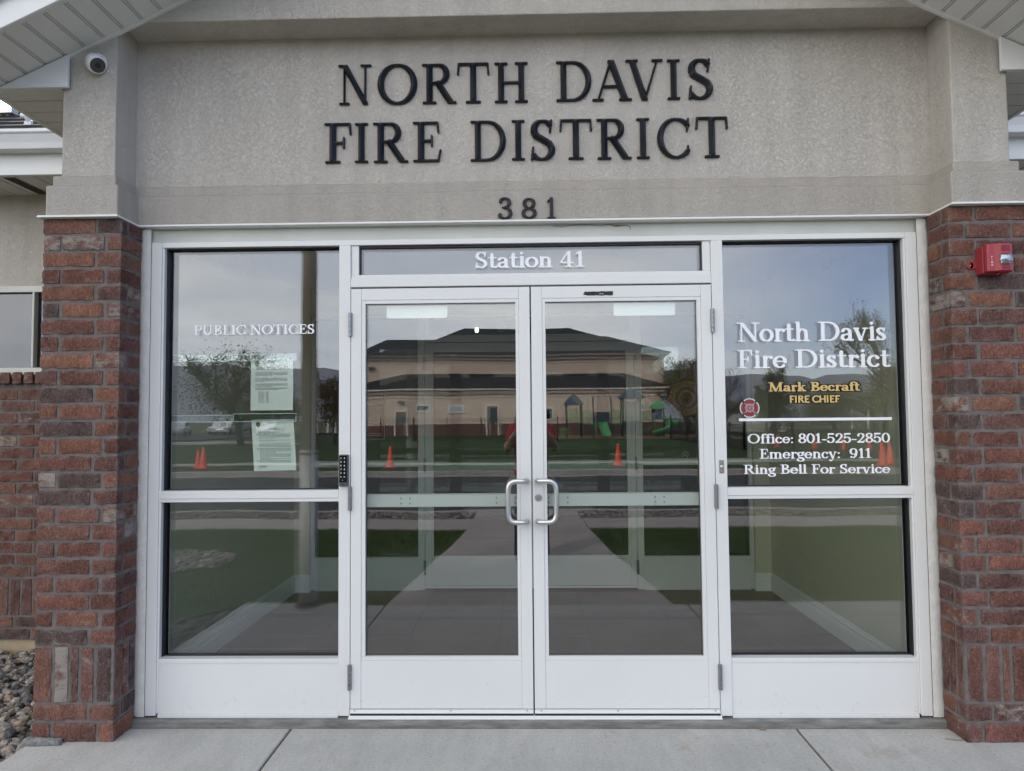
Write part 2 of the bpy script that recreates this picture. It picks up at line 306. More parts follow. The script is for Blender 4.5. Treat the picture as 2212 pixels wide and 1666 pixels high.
# ------------------------------------------------------------------ geometry helpers
def org(o):
    v = Vector((0, 0, 0))
    while o is not None: v += o.location; o = o.parent
    return v
class MB:
    def __init__(s): s.v = []; s.f = []; s.m = []; s.c = []; s.cur = None; s.hascol = False
    def col(s, c): s.cur = c; s.hascol = True; return s
    def add(s, verts, faces, m=0):
        k = len(s.v); s.v += [tuple(p) for p in verts]; s.c += [s.cur or (1, 1, 1, 0)]*len(verts)
        for f in faces: s.f.append(tuple(i+k for i in f)); s.m.append(m)
        return s
    def box(s, x0, x1, y0, y1, z0, z1, m=0):
        if x0 > x1: x0, x1 = x1, x0
        if y0 > y1: y0, y1 = y1, y0
        if z0 > z1: z0, z1 = z1, z0
        return s.add([(x0,y0,z0),(x1,y0,z0),(x1,y1,z0),(x0,y1,z0),(x0,y0,z1),(x1,y0,z1),(x1,y1,z1),(x0,y1,z1)],
                     [(3,2,1,0),(4,5,6,7),(0,1,5,4),(1,2,6,5),(2,3,7,6),(3,0,4,7)], m)
    def prism_y(s, poly, y0, y1, m=0):       # poly of (x,z), counter-clockwise seen from -y
        n = len(poly); a = [(x, y0, z) for x, z in poly]; b = [(x, y1, z) for x, z in poly]
        return s.add(a+b, [tuple(range(n)), tuple(range(2*n-1, n-1, -1))]+[(i, i+n, (i+1) % n+n, (i+1) % n) for i in range(n)], m)
    def prism_z(s, poly, z0, z1, m=0):       # poly of (x,y), counter-clockwise from above
        n = len(poly); a = [(x, y, z0) for x, y in poly]; b = [(x, y, z1) for x, y in poly]
        return s.add(a+b, [tuple(range(n-1, -1, -1)), tuple(range(n, 2*n))]+[(i, (i+1) % n, (i+1) % n+n, i+n) for i in range(n)], m)
    def prism_x(s, poly, x0, x1, m=0):       # poly of (y,z)
        n = len(poly); a = [(x0, y, z) for y, z in poly]; b = [(x1, y, z) for y, z in poly]
        return s.add(a+b, [tuple(range(n-1, -1, -1)), tuple(range(n, 2*n))]+[(i, (i+1) % n, (i+1) % n+n, i+n) for i in range(n)], m)
    def hexa(s, p, m=0):                     # 8 corners: bottom 4 ccw, top 4 ccw
        return s.add(p, [(3,2,1,0),(4,5,6,7),(0,1,5,4),(1,2,6,5),(2,3,7,6),(3,0,4,7)], m)
    def tube(s, pts, r, n=10, m=0, cap=True, close=False):
        pts = [Vector(p) for p in pts]; rr = r if isinstance(r, (list, tuple)) else [r]*len(pts)
        rings = []; prev = None
        for i, p in enumerate(pts):
            a = pts[max(0, i-1)]; b = pts[min(len(pts)-1, i+1)]; d = (b-a)
            d = d.normalized() if d.length > 1e-9 else Vector((0, 0, 1))
            if prev is None: u = d.orthogonal().normalized()
            else:
                u = prev - d*prev.dot(d); u = u.normalized() if u.length > 1e-6 else d.orthogonal().normalized()
            prev = u; v = d.cross(u)
            rings.append([p+(u*math.cos(2*math.pi*j/n)+v*math.sin(2*math.pi*j/n))*rr[i] for j in range(n)])
        vs = [q for g in rings for q in g]; fs = []
        for i in range(len(pts)-1):
            for j in range(n): fs.append((i*n+j, i*n+(j+1) % n, (i+1)*n+(j+1) % n, (i+1)*n+j))
        if cap: fs.append(tuple(range(n-1, -1, -1))); fs.append(tuple((len(pts)-1)*n+j for j in range(n)))
        return s.add(vs, fs, m)
    def lathe(s, prof, n=20, c=(0, 0, 0), axis='z', m=0):     # prof: (radius, height)
        vs = []; fs = []
        for r, h in prof:
            for j in range(n):
                a = 2*math.pi*j/n; x, y = r*math.cos(a), r*math.sin(a)
                p = (x, y, h) if axis == 'z' else ((x, -h, y) if axis == 'y' else (h, x, y))
                vs.append((c[0]+p[0], c[1]+p[1], c[2]+p[2]))
        for i in range(len(prof)-1):
            for j in range(n): fs.append((i*n+j, i*n+(j+1) % n, (i+1)*n+(j+1) % n, (i+1)*n+j))
        fs.append(tuple(range(n-1, -1, -1))); fs.append(tuple((len(prof)-1)*n+j for j in range(n)))
        return s.add(vs, fs, m)
    def build(s, name, mats, parent=None, bevel=0, smooth=False, seg=2):
        if not isinstance(mats, (list, tuple)): mats = [mats]
        me = bpy.data.meshes.new(name); off = org(parent) if parent else Vector((0, 0, 0))
        vs = [(x-off.x, y-off.y, z-off.z) for x, y, z in s.v] if parent else s.v
        me.from_pydata(vs, [], s.f)
        for mt in mats: me.materials.append(mt)
        if len(mats) > 1: me.polygons.foreach_set('material_index', s.m)
        if smooth: me.polygons.foreach_set('use_smooth', [True]*len(s.f))
        if s.hascol:
            at = me.color_attributes.new('tone', 'FLOAT_COLOR', 'POINT')
            at.data.foreach_set('color', np.array([(c+(0,))[:4] if len(c) == 3 else c for c in s.c], dtype=np.float32).ravel())
        me.update()
        o = bpy.data.objects.new(name, me); COL.objects.link(o)
        if parent: o.parent = parent
        if bevel:
            b = o.modifiers.new('bevel', 'BEVEL'); b.width = bevel; b.segments = seg; b.limit_method = 'ANGLE'; b.angle_limit = R(40)
            b.harden_normals = False
        return o
def tag(o, label=None, cat=None, group=None, kind=None):
    if label: o['label'] = label
    if cat: o['category'] = cat
    if group: o['group'] = group
    if kind: o['kind'] = kind
    return o
def thing(name, label, cat, loc=(0, 0, 0), group=None, rz=0):
    o = bpy.data.objects.new(name, None); COL.objects.link(o); o.location = loc; o.rotation_euler = (0, 0, rz); o.empty_display_size = .1
    return tag(o, label, cat, group)
def struct(mb, name, mats, **k):
    o = mb.build(name, mats, **k); o['kind'] = 'structure'; return o
def copy_tree(o, parent=None):
    c = o.copy(); COL.objects.link(c)
    if parent: c.parent = parent
    for ch in list(o.children): copy_tree(ch, c)
    return c
def icosphere(sub):
    bm = bmesh.new(); bmesh.ops.create_icosphere(bm, subdivisions=sub, radius=1)
    vs = [v.co.copy() for v in bm.verts]; fs = [tuple(v.index for v in f.verts) for f in bm.faces]; bm.free(); return vs, fs

# ------------------------------------------------------------------ lettering: serif skeletons swept with a contrast stroke
def arc(cx, cy, rx, ry, a0, a1, n=14):
    return [(cx+rx*math.cos(R(a0+(a1-a0)*i/n)), cy+ry*math.sin(R(a0+(a1-a0)*i/n))) for i in range(n+1)]
def glyph(ch, th):
    """strokes (points, mode) on a cap height of 1; modes T thick, t thin, a by direction, s serif, o dot"""
    t1 = 1-th; S = lambda x, y, l=.15: ([(x-l, y), (x+l, y)], 's')
    B = lambda x, l=.15: S(x, th*.8, l)
    T = lambda x, l=.15: S(x, 1-th*.8, l)
    xh = .66; X = lambda x, l=.09: ([(x-l, xh-th*.8), (x, xh-th*.8)], 's'); A = lambda x, l=.1: ([(x-l, 1-th*.8), (x, 1-th*.8)], 's')
    ln = lambda *p: [(p[i], p[i+1]) for i in range(0, len(p), 2)]
    e = .5
    if ch == 'I': return .44, [(ln(.22,0,.22,1), 'T'), B(.22), T(.22)], 0
    if ch == 'N': return .98, [(ln(.18,0,.18,1), 't'), (ln(.2,.97,.80,.03), 'T'), (ln(.80,0,.80,1), 't'), B(.18,.13), T(.12,.1), T(.82,.14)], 0
    if ch == 'O': return 1.0, [(arc(.5,.5,.40,.5-th,0,360,36), 'a')], 1
    if ch == 'R': return .88, [(ln(.22,0,.22,1), 'T'), (ln(.22,t1,.42,t1)+arc(.44,.745,.21,.255-th,90,-90)+ln(.42,.49+th,.22,.49+th), 'a'), (ln(.44,.5,.74,.05), 'T'), S(.80,th*.8,.08), B(.22), T(.17,.12)], 0
    if ch == 'P': return .72, [(ln(.22,0,.22,1), 'T'), (ln(.22,t1,.42,t1)+arc(.42,.72,.23,.28-th,90,-90)+ln(.42,.44+th,.22,.44+th), 'a'), B(.22), T(.17,.12)], 0
    if ch == 'B': return .78, [(ln(.22,0,.22,1), 'T'), (ln(.22,t1,.40,t1)+arc(.40,.765,.19,.235-th,90,-90)+ln(.40,.53,.22,.53), 'a'), (ln(.22,.53,.42,.53)+arc(.42,.265,.24,.265-th,90,-90)+ln(.42,th,.22,th), 'a'), S(.17,th*.8,.12), T(.17,.12)], 0
    if ch == 'T': return .84, [(ln(.42,0,.42,1), 'T'), (ln(.05,t1,.79,t1), 't'), (ln(.05,.98,.03,.72), 's'), (ln(.79,.98,.81,.72), 's'), B(.42,.17)], 0
    if ch == 'H': return .98, [(ln(.22,0,.22,1), 'T'), (ln(.76,0,.76,1), 'T'), (ln(.22,.5,.76,.5), 't'), B(.22), T(.22), B(.76), T(.76)], 0
    if ch == 'D': return .98, [(ln(.22,0,.22,1), 'T'), (ln(.22,t1,.44,t1)+arc(.46,.5,.42,.5-th,90,-90,20)+ln(.44,th,.22,th), 'a'), S(.17,th*.8,.12), T(.17,.12)], 0
    if ch == 'A': return .96, [(ln(.14,0,.47,1), 't'), (ln(.46,1,.82,0), 'T'), (ln(.26,.35,.70,.35), 't'), B(.14,.12), B(.82,.14)], 0
    if ch == 'V': return .92, [(ln(.13,1,.46,0), 'T'), (ln(.46,0,.79,1), 't'), T(.13,.14), T(.79,.12)], 0
    if ch == 'S': return .66, [(arc(.33,.745,.20,.255-th,35,170)+ln(.13,.70), 'a'), (ln(.135,.73,.17,.61,.32,.52,.48,.41,.54,.29), 'T'), (ln(.54,.29)+arc(.31,.26,.23,.26-th,10,-145), 'a'), (ln(.50,.70,.53,.98), 's'), (ln(.11,.32,.08,.02), 's')], 1
    if ch == 'F': return .70, [(ln(.22,0,.22,1), 'T'), (ln(.22,t1,.62,t1), 't'), (ln(.62,.98,.64,.72), 's'), (ln(.22,.5,.48,.5), 't'), (ln(.48,.38,.48,.63), 's'), B(.22,.16), T(.16,.12)], 0
    if ch == 'E': return .74, [(ln(.22,0,.22,1), 'T'), (ln(.22,t1,.62,t1), 't'), (ln(.62,.98,.64,.74), 's'), (ln(.22,.52,.48,.52), 't'), (ln(.48,.40,.48,.64), 's'), (ln(.22,th,.62,th), 't'), (ln(.64,.02,.69,.28), 's'), S(.17,th*.8,.12), T(.16,.12)], 0
    if ch == 'L': return .72, [(ln(.22,0,.22,1), 'T'), (ln(.22,th,.62,th), 't'), (ln(.63,.02,.68,.28), 's'), S(.17,th*.8,.12), T(.22)], 0
    if ch == 'U': return .96, [(ln(.22,1,.22,.34), 'T'), (arc(.47,.34,.25,.34-th,180,360), 'a'), (ln(.72,.34,.72,1), 'm'), T(.22), T(.72,.12)], 1
    if ch == 'C': return .86, [(arc(.5,.5,.40,.5-th,42,318,26), 'a'), (ln(.78,.68,.81,.97), 's'), (ln(.80,.30,.80,.12), 's')], 1
    if ch == 'M': return 1.16, [(ln(.16,0,.19,1), 't'), (ln(.2,1,.56,.02), 'T'), (ln(.56,.02,.92,1), 't'), (ln(.93,0,.93,1), 'T'), B(.16,.12), T(.13,.1), B(.95,.16), T(1.0,.1)], 0
    if ch == 'a': return .60, [(ln(.43,.08,.43,.44), 'T'), (arc(.27,.44,.16,.22-th,0,150), 'a'), ([(.12,.52)], 'o'), (ln(.43,.38)+arc(.24,.18,.15,.18-th,80,330), 'a'), (ln(.43,.09,.47,.02,.57,.04), 't')], 2
    if ch == 'c': return .56, [(arc(.30,.33,.22,.33-th,45,318,20), 'a'), ([(.45,.50)], 'o')], 2
    if ch == 'e': return .60, [(arc(.30,.33,.23,.33-th,0,318,22), 'a'), (ln(.08,.36,.53,.36), 't')], 2
    if ch == 'f': return .42, [(ln(.2,0,.2,.78), 'T'), (arc(.36,.80,.16,.2-th,180,50), 'a'), ([(.45,.92)], 'o'), (ln(.05,.63,.38,.63), 's'), B(.21,.15)], 3
    if ch == 'g': return .58, [(arc(.27,.45,.18,.21-th,0,360,22), 'a'), (ln(.17,.27,.12,.17,.2,.09), 't'), (ln(.2,.07,.38,.05,.5,-.03), 'T'), (arc(.28,-.12,.23,.16,20,-200,20), 'a'), (ln(.42,.57,.55,.64), 'm')], 4
    if ch == 'h': return .70, [(ln(.17,0,.17,1), 'T'), (arc(.35,.42,.17,.24-th,175,0), 'a'), (ln(.52,.43,.52,0), 'T'), A(.17), B(.17,.14), B(.52,.14)], 3
    if ch == 'n': return .70, [(ln(.17,0,.17,xh), 'T'), (arc(.35,.42,.17,.24-th,175,0), 'a'), (ln(.52,.43,.52,0), 'T'), X(.17), B(.17,.14), B(.52,.14)], 2
    if ch == 'm': return 1.05, [(ln(.17,0,.17,xh), 'T'), (arc(.35,.42,.17,.24-th,175,0), 'a'), (ln(.52,.43,.52,0), 'T'), (arc(.70,.42,.17,.24-th,175,0), 'a'), (ln(.87,.43,.87,0), 'T'), X(.17), B(.17,.14), B(.52,.14), B(.87,.14)], 2
    if ch == 'r': return .50, [(ln(.17,0,.17,xh), 'T'), (arc(.36,.40,.18,.26-th,175,70), 'a'), ([(.44,.57)], 'o'), X(.17), B(.18,.15)], 2
    if ch == 'i': return .34, [(ln(.18,0,.18,xh), 'T'), ([(.17,.89)], 'o'), X(.18), B(.18,.14)], 3
    if ch == 'l': return .34, [(ln(.18,0,.18,1), 'T'), A(.18), B(.18,.14)], 0
    if ch == 'k': return .68, [(ln(.17,0,.17,1), 'T'), (ln(.2,.26,.50,.62), 't'), (ln(.29,.37,.54,.02), 'T'), A(.17), B(.17,.14), B(.56,.12), ([(.40,xh-th*.8), (.60,xh-th*.8)], 's')], 3
    if ch == 'o': return .62, [(arc(.31,.33,.24,.33-th,0,360,26), 'a')], 2
    if ch == 's': return .48, [(arc(.24,.495,.14,.165-th,35,180), 'a'), (ln(.11,.48,.16,.39,.30,.30,.365,.2), 'T'), (arc(.235,.175,.145,.175-th,8,-150), 'a'), (ln(.37,.48,.39,.64), 's'), (ln(.07,.2,.06,.02), 's')], 2
    if ch == 't': return .42, [(ln(.18,.84,.18,.14), 'T'), (arc(.30,.14,.12,.14-th,180,320), 'a'), (ln(.03,.63,.37,.63), 's')], 3
    if ch == 'v': return .62, [(ln(.09,xh,.31,0), 'T'), (ln(.31,0,.52,xh), 't'), ([(.0,xh-th*.8), (.22,xh-th*.8)], 's'), ([(.40,xh-th*.8), (.62,xh-th*.8)], 's')], 2
    if ch == 'y': return .62, [(ln(.09,xh,.32,.03), 'T'), (ln(.52,xh,.30,-.08,.22,-.24,.13,-.26), 't'), ([(.12,-.22)], 'o'), ([(.0,xh-th*.8), (.22,xh-th*.8)], 's'), ([(.40,xh-th*.8), (.62,xh-th*.8)], 's')], 4
    if ch == '0': return .66, [(arc(.33,.5,.25,.5-th,0,360,30), 'a')], 1
    if ch == '1': return .52, [(ln(.28,0,.28,1), 'T'), (ln(.10,.80,.28,.97), 't'), B(.28,.19)], 0
    if ch == '2': return .64, [(arc(.31,.72,.21,.28-th,165,-25), 'a'), (ln(.50,.62,.36,.38,.10,.07), 'm'), (ln(.08,.07,.50,.07), 'T'), (ln(.52,.02,.57,.26), 's'), ([(.13,.72)], 'o')], 1
    if ch == '3': return .64, [(arc(.29,.76,.19,.24-th,150,-85), 'a'), (ln(.2,.52,.32,.52), 't'), (arc(.29,.26,.24,.27-th,85,-155), 'a'), ([(.13,.80)], 'o'), ([(.10,.19)], 'o')], 1
    if ch == '4': return .68, [(ln(.43,0,.43,1), 'T'), (ln(.40,.98,.06,.31), 't'), (ln(.04,.28,.62,.28), 't'), B(.43,.16)], 0
    if ch == '5': return .64, [(ln(.14,.94,.12,.50), 't'), (ln(.14,.93,.50,.93), 'T'), (arc(.28,.31,.25,.32-th,140,-155), 'a'), ([(.10,.17)], 'o')], 1
    if ch == '8': return .64, [(arc(.32,.75,.19,.25-th,0,360,24), 'a'), (arc(.32,.26,.235,.26-th,0,360,24), 'a')], 1
    if ch == '9': return .64, [(arc(.31,.67,.22,.33-th,0,360,26), 'a'), (arc(.24,.62,.29,.62-th,8,-85), 'a'), ([(.14,.12)], 'o')], 1
    if ch == ':': return .30, [([(.15,.08)], 'o'), ([(.15,.52)], 'o')], 3
    if ch == '-': return .42, [(ln(.07,.33,.35,.33), 'm')], 3
    if ch == '6': return .64, [(arc(.33,.33,.22,.33-th,0,360,26), 'a'), (arc(.40,.38,.29,.62-th,172,95), 'a')], 1
    if ch == '7': return .62, [(ln(.08,.93,.56,.93), 'm'), (ln(.56,.93,.26,0), 'T')], 0
    if ch == 'Y': return .9, [(ln(.13,1,.45,.45), 'T'), (ln(.45,.45,.77,1), 't'), (ln(.45,.5,.45,0), 'T'), T(.13), T(.77,.12), B(.45)], 0
    if ch == 'G': return .94, [(arc(.5,.5,.40,.5-th,42,340,26), 'a'), (ln(.78,.68,.81,.97), 's'), (ln(.80,.05,.80,.42), 'T'), S(.78,.42,.13)], 1
    if ch == 'X': return .9, [(ln(.14,1,.76,0), 'T'), (ln(.74,1,.14,0), 't'), T(.14), T(.74,.12), B(.14,.12), B(.76)], 0
    if ch == 'Z': return .8, [(ln(.08,t1,.70,t1), 't'), (ln(.68,t1,.10,th), 'T'), (ln(.08,th,.72,th), 't')], 0
    return .36, [], 0
CLIP = {0: (0, 1), 1: (-.015, 1.015), 2: (-.015, .675), 3: (-.015, 1.02), 4: (-.4, .68)}
STYLE = {  # thick half-width, thin half-width, serif half-width, serifs on, dot radius
    'roman': (.078, .030, .026, True, .07), 'book': (.081, .038, .034, True, .086), 'slab': (.098, .050, .052, True, .09), 'sans': (.10, .085, .05, False, .09)}
_fieldc = {}
def glyph_field(ch, style, h, pad):
    key = (ch, style, h, pad)
    if key in _fieldc: return _fieldc[key]
    TK, TN, SF, serifs, dot = STYLE[style]
    adv, strokes, ck = glyph(ch, TN)
    lo, hi = CLIP[ck]
    xs = np.arange(-.16-pad, adv+.16+pad, h); ys = np.arange(min(lo, -.02)-.03-pad, hi+.05+pad, h)
    GX, GY = np.meshgrid(xs, ys); F = np.full(GX.shape, 9.0)
    for pts, mode in strokes:
        if mode == 's' and not serifs: continue
        if mode == 'o':
            F = np.minimum(F, np.hypot(GX-pts[0][0], GY-pts[0][1])-dot); continue
        n = len(pts)
        if n == 1: continue
        for i in range(n-1):
            ax, ay = pts[i]; bx, by = pts[i+1]; dx, dy = bx-ax, by-ay; L2 = dx*dx+dy*dy
            if L2 < 1e-9: continue
            sn = abs(dy)/math.sqrt(L2)
            hw = {'T': TK, 't': TN, 'm': (TK+TN)/2, 's': SF}.get(mode, TN+(TK-TN)*sn**1.6)
            t = np.clip(((GX-ax)*dx+(GY-ay)*dy)/L2, 0, 1)
            F = np.minimum(F, np.hypot(GX-ax-t*dx, GY-ay-t*dy)-hw)
    F = np.maximum(F, np.maximum(lo-GY, GY-hi))
    _fieldc[key] = (adv, xs, ys, F); return _fieldc[key]
def march(xs, ys, F, off=0.0):
    """marching squares: outlines every cell that is inside the field; returns 2-D verts, field values, faces, boundary edges"""
    f = F-off; V = []; val = []; idx = {}; faces = []; bnd = []
    ny, nx = f.shape
    def cv(i, j):
        k = (i, j)
        if k not in idx: idx[k] = len(V); V.append((xs[j], ys[i])); val.append(f[i, j])
        return idx[k]
    def ev(i, j, i2, j2):
        k = (i, j, i2, j2) if (i, j) < (i2, j2) else (i2, j2, i, j)
        if k not in idx:
            a, b = f[k[0], k[1]], f[k[2], k[3]]; t = a/(a-b)
            idx[k] = len(V); V.append((xs[k[1]]+t*(xs[k[3]]-xs[k[1]]), ys[k[0]]+t*(ys[k[2]]-ys[k[0]]))); val.append(0.0)
        return idx[k]
    ins = f < 0
    anyc = ins[:-1, :-1] | ins[1:, :-1] | ins[:-1, 1:] | ins[1:, 1:]
    for i, j in zip(*np.nonzero(anyc)):
        c = [(i, j), (i, j+1), (i+1, j+1), (i+1, j)]; poly = []; cross = []
        for q in range(4):
            a, b = c[q], c[(q+1) % 4]
            if ins[a]: poly.append(cv(*a))
            if ins[a] != ins[b]:
                e = ev(a[0], a[1], b[0], b[1]); poly.append(e); cross.append(e)
        if len(poly) >= 3:
            faces.append(tuple(poly))
            if len(cross) == 2:
                p = poly.index(cross[0]); q = poly.index(cross[1])
                bnd.append((cross[0], cross[1]) if (p+1) % len(poly) == q else (cross[1], cross[0]))
    return V, val, faces, bnd
def layout(text, style, track=0.0):
    x = 0; o = []
    for ch in text:
        if ch == ' ': x += .34; continue
        a = glyph(ch, STYLE[style][1])[0]*(1.0 if STYLE[style][3] else .86); o.append((ch, x)); x += a+track
    return o, x-track
def text_mesh(mb, text, style, x0, x1, zb, cap, y, m=0, off=0.0, track=0.0, res=.028, place=None):
    """flat lettering on a plane facing -y, cap height = cap, fitted between x0 and x1"""
    lay, w_ = layout(text, style, track); sx = (x1-x0)/w_
    for ch, gx in lay:
        adv, xs, ys, F = glyph_field(ch, style, res, .08 if off else .0)
        V, val, fs, bd = march(xs, ys, F, off)
        if place: vs = [place((gx+u)*sx, v*cap) for u, v in V]
        else: vs = [(x0+(gx+u)*sx, y, zb+v*cap) for u, v in V]
        mb.add(vs, fs, m)
    return mb
def raised_letter(mb, ch, style, x0, x1, z0, z1, yw, thick, ridge, slope, res=.018):
    adv, xs, ys, F = glyph_field(ch, style, res, 0)
    V, val, fs, bd = march(xs, ys, F)
    V = np.array(V); a, b = V.min(0), V.max(0)
    px = x0+(V[:, 0]-a[0])/(b[0]-a[0])*(x1-x0); pz = z0+(V[:, 1]-a[1])/(b[1]-a[1])*(z1-z0)
    k = (z1-z0)/(b[1]-a[1]); n = len(V)
    d = np.minimum(ridge, slope*np.maximum(0, -np.array(val))*k)
    front = [(px[i], yw-thick-d[i], pz[i]) for i in range(n)]; back = [(px[i], yw, pz[i]) for i in range(n)]
    mb.add(front, fs); kk = len(mb.v); mb.add(back, [])
    for p, q in bd: mb.f.append((kk-n+q, kk-n+p, kk+p, kk+q)); mb.m.append(0)
    return mb

# ------------------------------------------------------------------ rough bricks
BR = [(.225, .098, .070), (.205, .090, .068), (.245, .112, .074), (.19, .086, .066), (.215, .102, .076), (.165, .082, .068), (.26, .122, .078), (.23, .112, .080), (.185, .092, .074)]
def tone(r):
    c = r.choice(BR); k = r.uniform(.68, .98); a = r.choice([0]*5+[.12, .18, .22]) if r.random() < .88 else r.choice([.30, .36, .44])
    if r.random() < .10: c = (.125, .082, .072)
    return (c[0]*k, c[1]*k, c[2]*k, a)
def rough_box(mb, x0, x1, y0, y1, z0, z1, tn, rr, step=.019, rad=.0055, amp=.0027, skip=(), mk=True):
    d = (x1-x0, y1-y0, z1-z0)
    if min(d) < .012: return
    rad = min(rad, min(d)*.3); nx, ny, nz = [max(2, int(round(q/step))) for q in d]
    ny = min(ny, 9); sd_ = rr.uniform(0, 99); lo = (x0+rad, y0+rad, z0+rad); hi = (x1-rad, y1-rad, z1-rad)
    mb.col(tn)
    def grid(fix, val, an, bn, ax, bx, flip):
        vs = []; fs = []; na, nb = an[1], bn[1]; cc = []
        for i in range(na+1):
            for j in range(nb+1):
                p = [0, 0, 0]; p[fix] = val; p[ax] = an[0][0]+(an[0][1]-an[0][0])*i/na; p[bx] = bn[0][0]+(bn[0][1]-bn[0][0])*j/nb
                q = [min(max(p[k], lo[k]), hi[k]) for k in range(3)]; v = Vector((p[0]-q[0], p[1]-q[1], p[2]-q[2])); L_ = v.length
                if L_ > 1e-9: v = v*(rad/L_)
                h = mnoise.noise(Vector((p[0]*42+sd_, p[1]*42, p[2]*42)))*amp + mnoise.noise(Vector((p[0]*11, p[1]*11+sd_, p[2]*11)))*amp
                edge = (L_ > rad*1.2)
                if edge: h -= abs(mnoise.noise(Vector((p[0]*60, p[1]*60, p[2]*60+sd_))))*amp*2.2
                u = v.normalized()*h if L_ > 1e-9 else Vector((0, 0, 0))
                vs.append((q[0]+v.x+u.x, q[1]+v.y+u.y, q[2]+v.z+u.z))
                # firing marks across the face, mortar smeared on the arrises
                s1 = mnoise.noise(Vector((p[0]*13+sd_, p[1]*13, p[2]*9))); k1 = 1+.34*s1; bl = .0
                if edge and mk:
                    s2 = mnoise.noise(Vector((p[0]*27, p[1]*27+sd_, p[2]*27))); bl = max(0, min(.7, .28+.9*s2))
                    if s2 < -.25: k1 *= .72
                cc.append(tuple(tn[k]*k1*(1-bl)+(.20, .168, .155)[k]*bl for k in range(3))+((tn[3]+.12*s1 if len(tn) > 3 and tn[3] > 0 else 0),))
        for i in range(na):
            for j in range(nb):
                f = (i*(nb+1)+j, (i+1)*(nb+1)+j, (i+1)*(nb+1)+j+1, i*(nb+1)+j+1); fs.append(f[::-1] if flip else f)
        mb.add(vs, fs); mb.c[-len(cc):] = cc
    ex, ey, ez = ((x0, x1), nx), ((y0, y1), ny), ((z0, z1), nz)
    if '-y' not in skip: grid(1, y0, ex, ez, 0, 2, False)
    if '-x' not in skip: grid(0, x0, ey, ez, 1, 2, True)
    if '+x' not in skip: grid(0, x1, ey, ez, 1, 2, False)
    grid(2, z1, ex, ey, 0, 1, False); grid(2, z0, ex, ey, 0, 1, True)

# =================================================================== GROUND OUTSIDE THE DOORS
ASPH = ground_mat('asphalt', (.040, .040, .042), (.058, .057, .058), 1.3, 160, .5, .004)
LAWN = ground_mat('lawn soil and turf', (.030, .055, .014), (.055, .085, .022), 1.8, 90, .9, .02)
FARG = ground_mat('far ground', (.07, .085, .035), (.12, .115, .06), .05, 2, .3, .02)
CHIPS = ground_mat('wood chips', (.26, .15, .09), (.36, .23, .15), 3, 40, .9, .02)
PEBB = ground_mat('pebble bed base', (.16, .14, .12), (.26, .23, .20), 8, 60, 1, .02)
WALKC = ground_mat('walk concrete', (.31, .28, .255), (.385, .35, .325), 1.1, 120, .3, .002)

g = MB(); g.box(-6000, 6000, -6000, 800, -1.2, -.26); struct(g, 'ground', FARG)
# entrance pavement: slabs with open joints
s = MB()
for x0, x1 in ((-2.375, -1.197), (-1.185, 1.258), (1.270, 3.35)):
    for y0, y1 in ((-1.85, -.036), (-2.25, -1.862)):
        if x0 > 1 and y1 < -1.8: y0 = -2.25
        s.box(x0, x1, y0, y1, -.16, -.04)
# landing beside and under the brick pillars
struct(s, 'pavement', CONC, bevel=.006)
s = MB(); s.box(-2.37, 3.34, -2.24, .3, -.25, -.062); struct(s, 'ground', M('joint dirt', (.075, .06, .045), .95, var=(20, .4)))
# walk from the pavement to the road, flared at its head
s = MB()
s.prism_z([(-.86, -6.45), (.80, -6.45), (.93, -4.6), (-.985, -4.6)], -.2, -.05)
s.prism_z([(-.985, -4.588), (.93, -4.588), (1.15, -2.262), (-1.19, -2.262)], -.2, -.044)
s.prism_z([(-.86, -8.45), (.78, -8.45), (.79, -7.472), (-.86, -7.472)], -.2, -.06)
struct(s, 'path', WALKC, bevel=.006)
s = MB()
for x0, x1 in ((-14, -9.3), (-9.29, -5.6), (-5.59, -2.45), (-2.44, .80), (.81, 3.2), (3.21, 6.6), (6.61, 10), (10.01, 15)):
    s.box(x0, x1, -7.46, -6.46, -.2, -.055)
struct(s, 'sidewalk', WALKC, bevel=.005)
s = MB(); s.box(-300, 300, -17.7, -8.62, -.258, -.19); struct(s, 'road', ASPH)
s = MB(); s.box(-90, 90, -8.62, -8.46, -.3, -.062); s.box(-90, 90, -18.0, -17.7, -.3, -.05); s.box(-90, 90, -17.7, -17.3, -.3, -.182)
struct(s, 'kerb', WALKC, bevel=.02)
s = MB(); s.box(-90, 90, -22.2, -20.9, -.2, -.045); struct(s, 'far_sidewalk', WALKC, bevel=.01)
# lawns: near lawns either side of the walk, verge and the big lawn over the road
s = MB()
s.prism_z([(-14, -6.455), (-.87, -6.455), (-.99, -4.6), (-1.20, -2.262), (-2.47, -2.262), (-3.3, -1.2), (-3.9, .2), (-14, .2)], -.2, -.075)
s.prism_z([(.81, -6.455), (15, -6.455), (15, -1.75), (3.36, -1.75), (3.36, -2.262), (1.16, -2.262), (.935, -4.6)], -.2, -.075)
struct(s, 'lawn', LAWN)
s = MB(); s.box(-90, 90, -20.9, -18.0, -.2, -.06)
s.add([(-90, -22.2, -.06), (90, -22.2, -.06), (90, -47, .0), (-90, -47, .0), (-90, -78, .06), (90, -78, .06)], [(3, 2, 1, 0), (4, 5, 2, 3)])
struct(s, 'far_lawn', ground_mat('far lawn', (.022, .042, .011), (.038, .060, .017), .35, 30, .6, .03))
s = MB(); s.prism_z([(1.2, -56.5), (1.2, -48.6), (8, -47.4), (16, -46.2), (16, -56.5)][::-1], -.05, .055)
struct(s, 'ground', CHIPS)
s = MB(); s.prism_z([(-60, -90), (-60, -43), (-33, -44), (-25, -52), (-22, -62), (-22, -90)][::-1], -.05, .10); struct(s, 'road', ASPH)
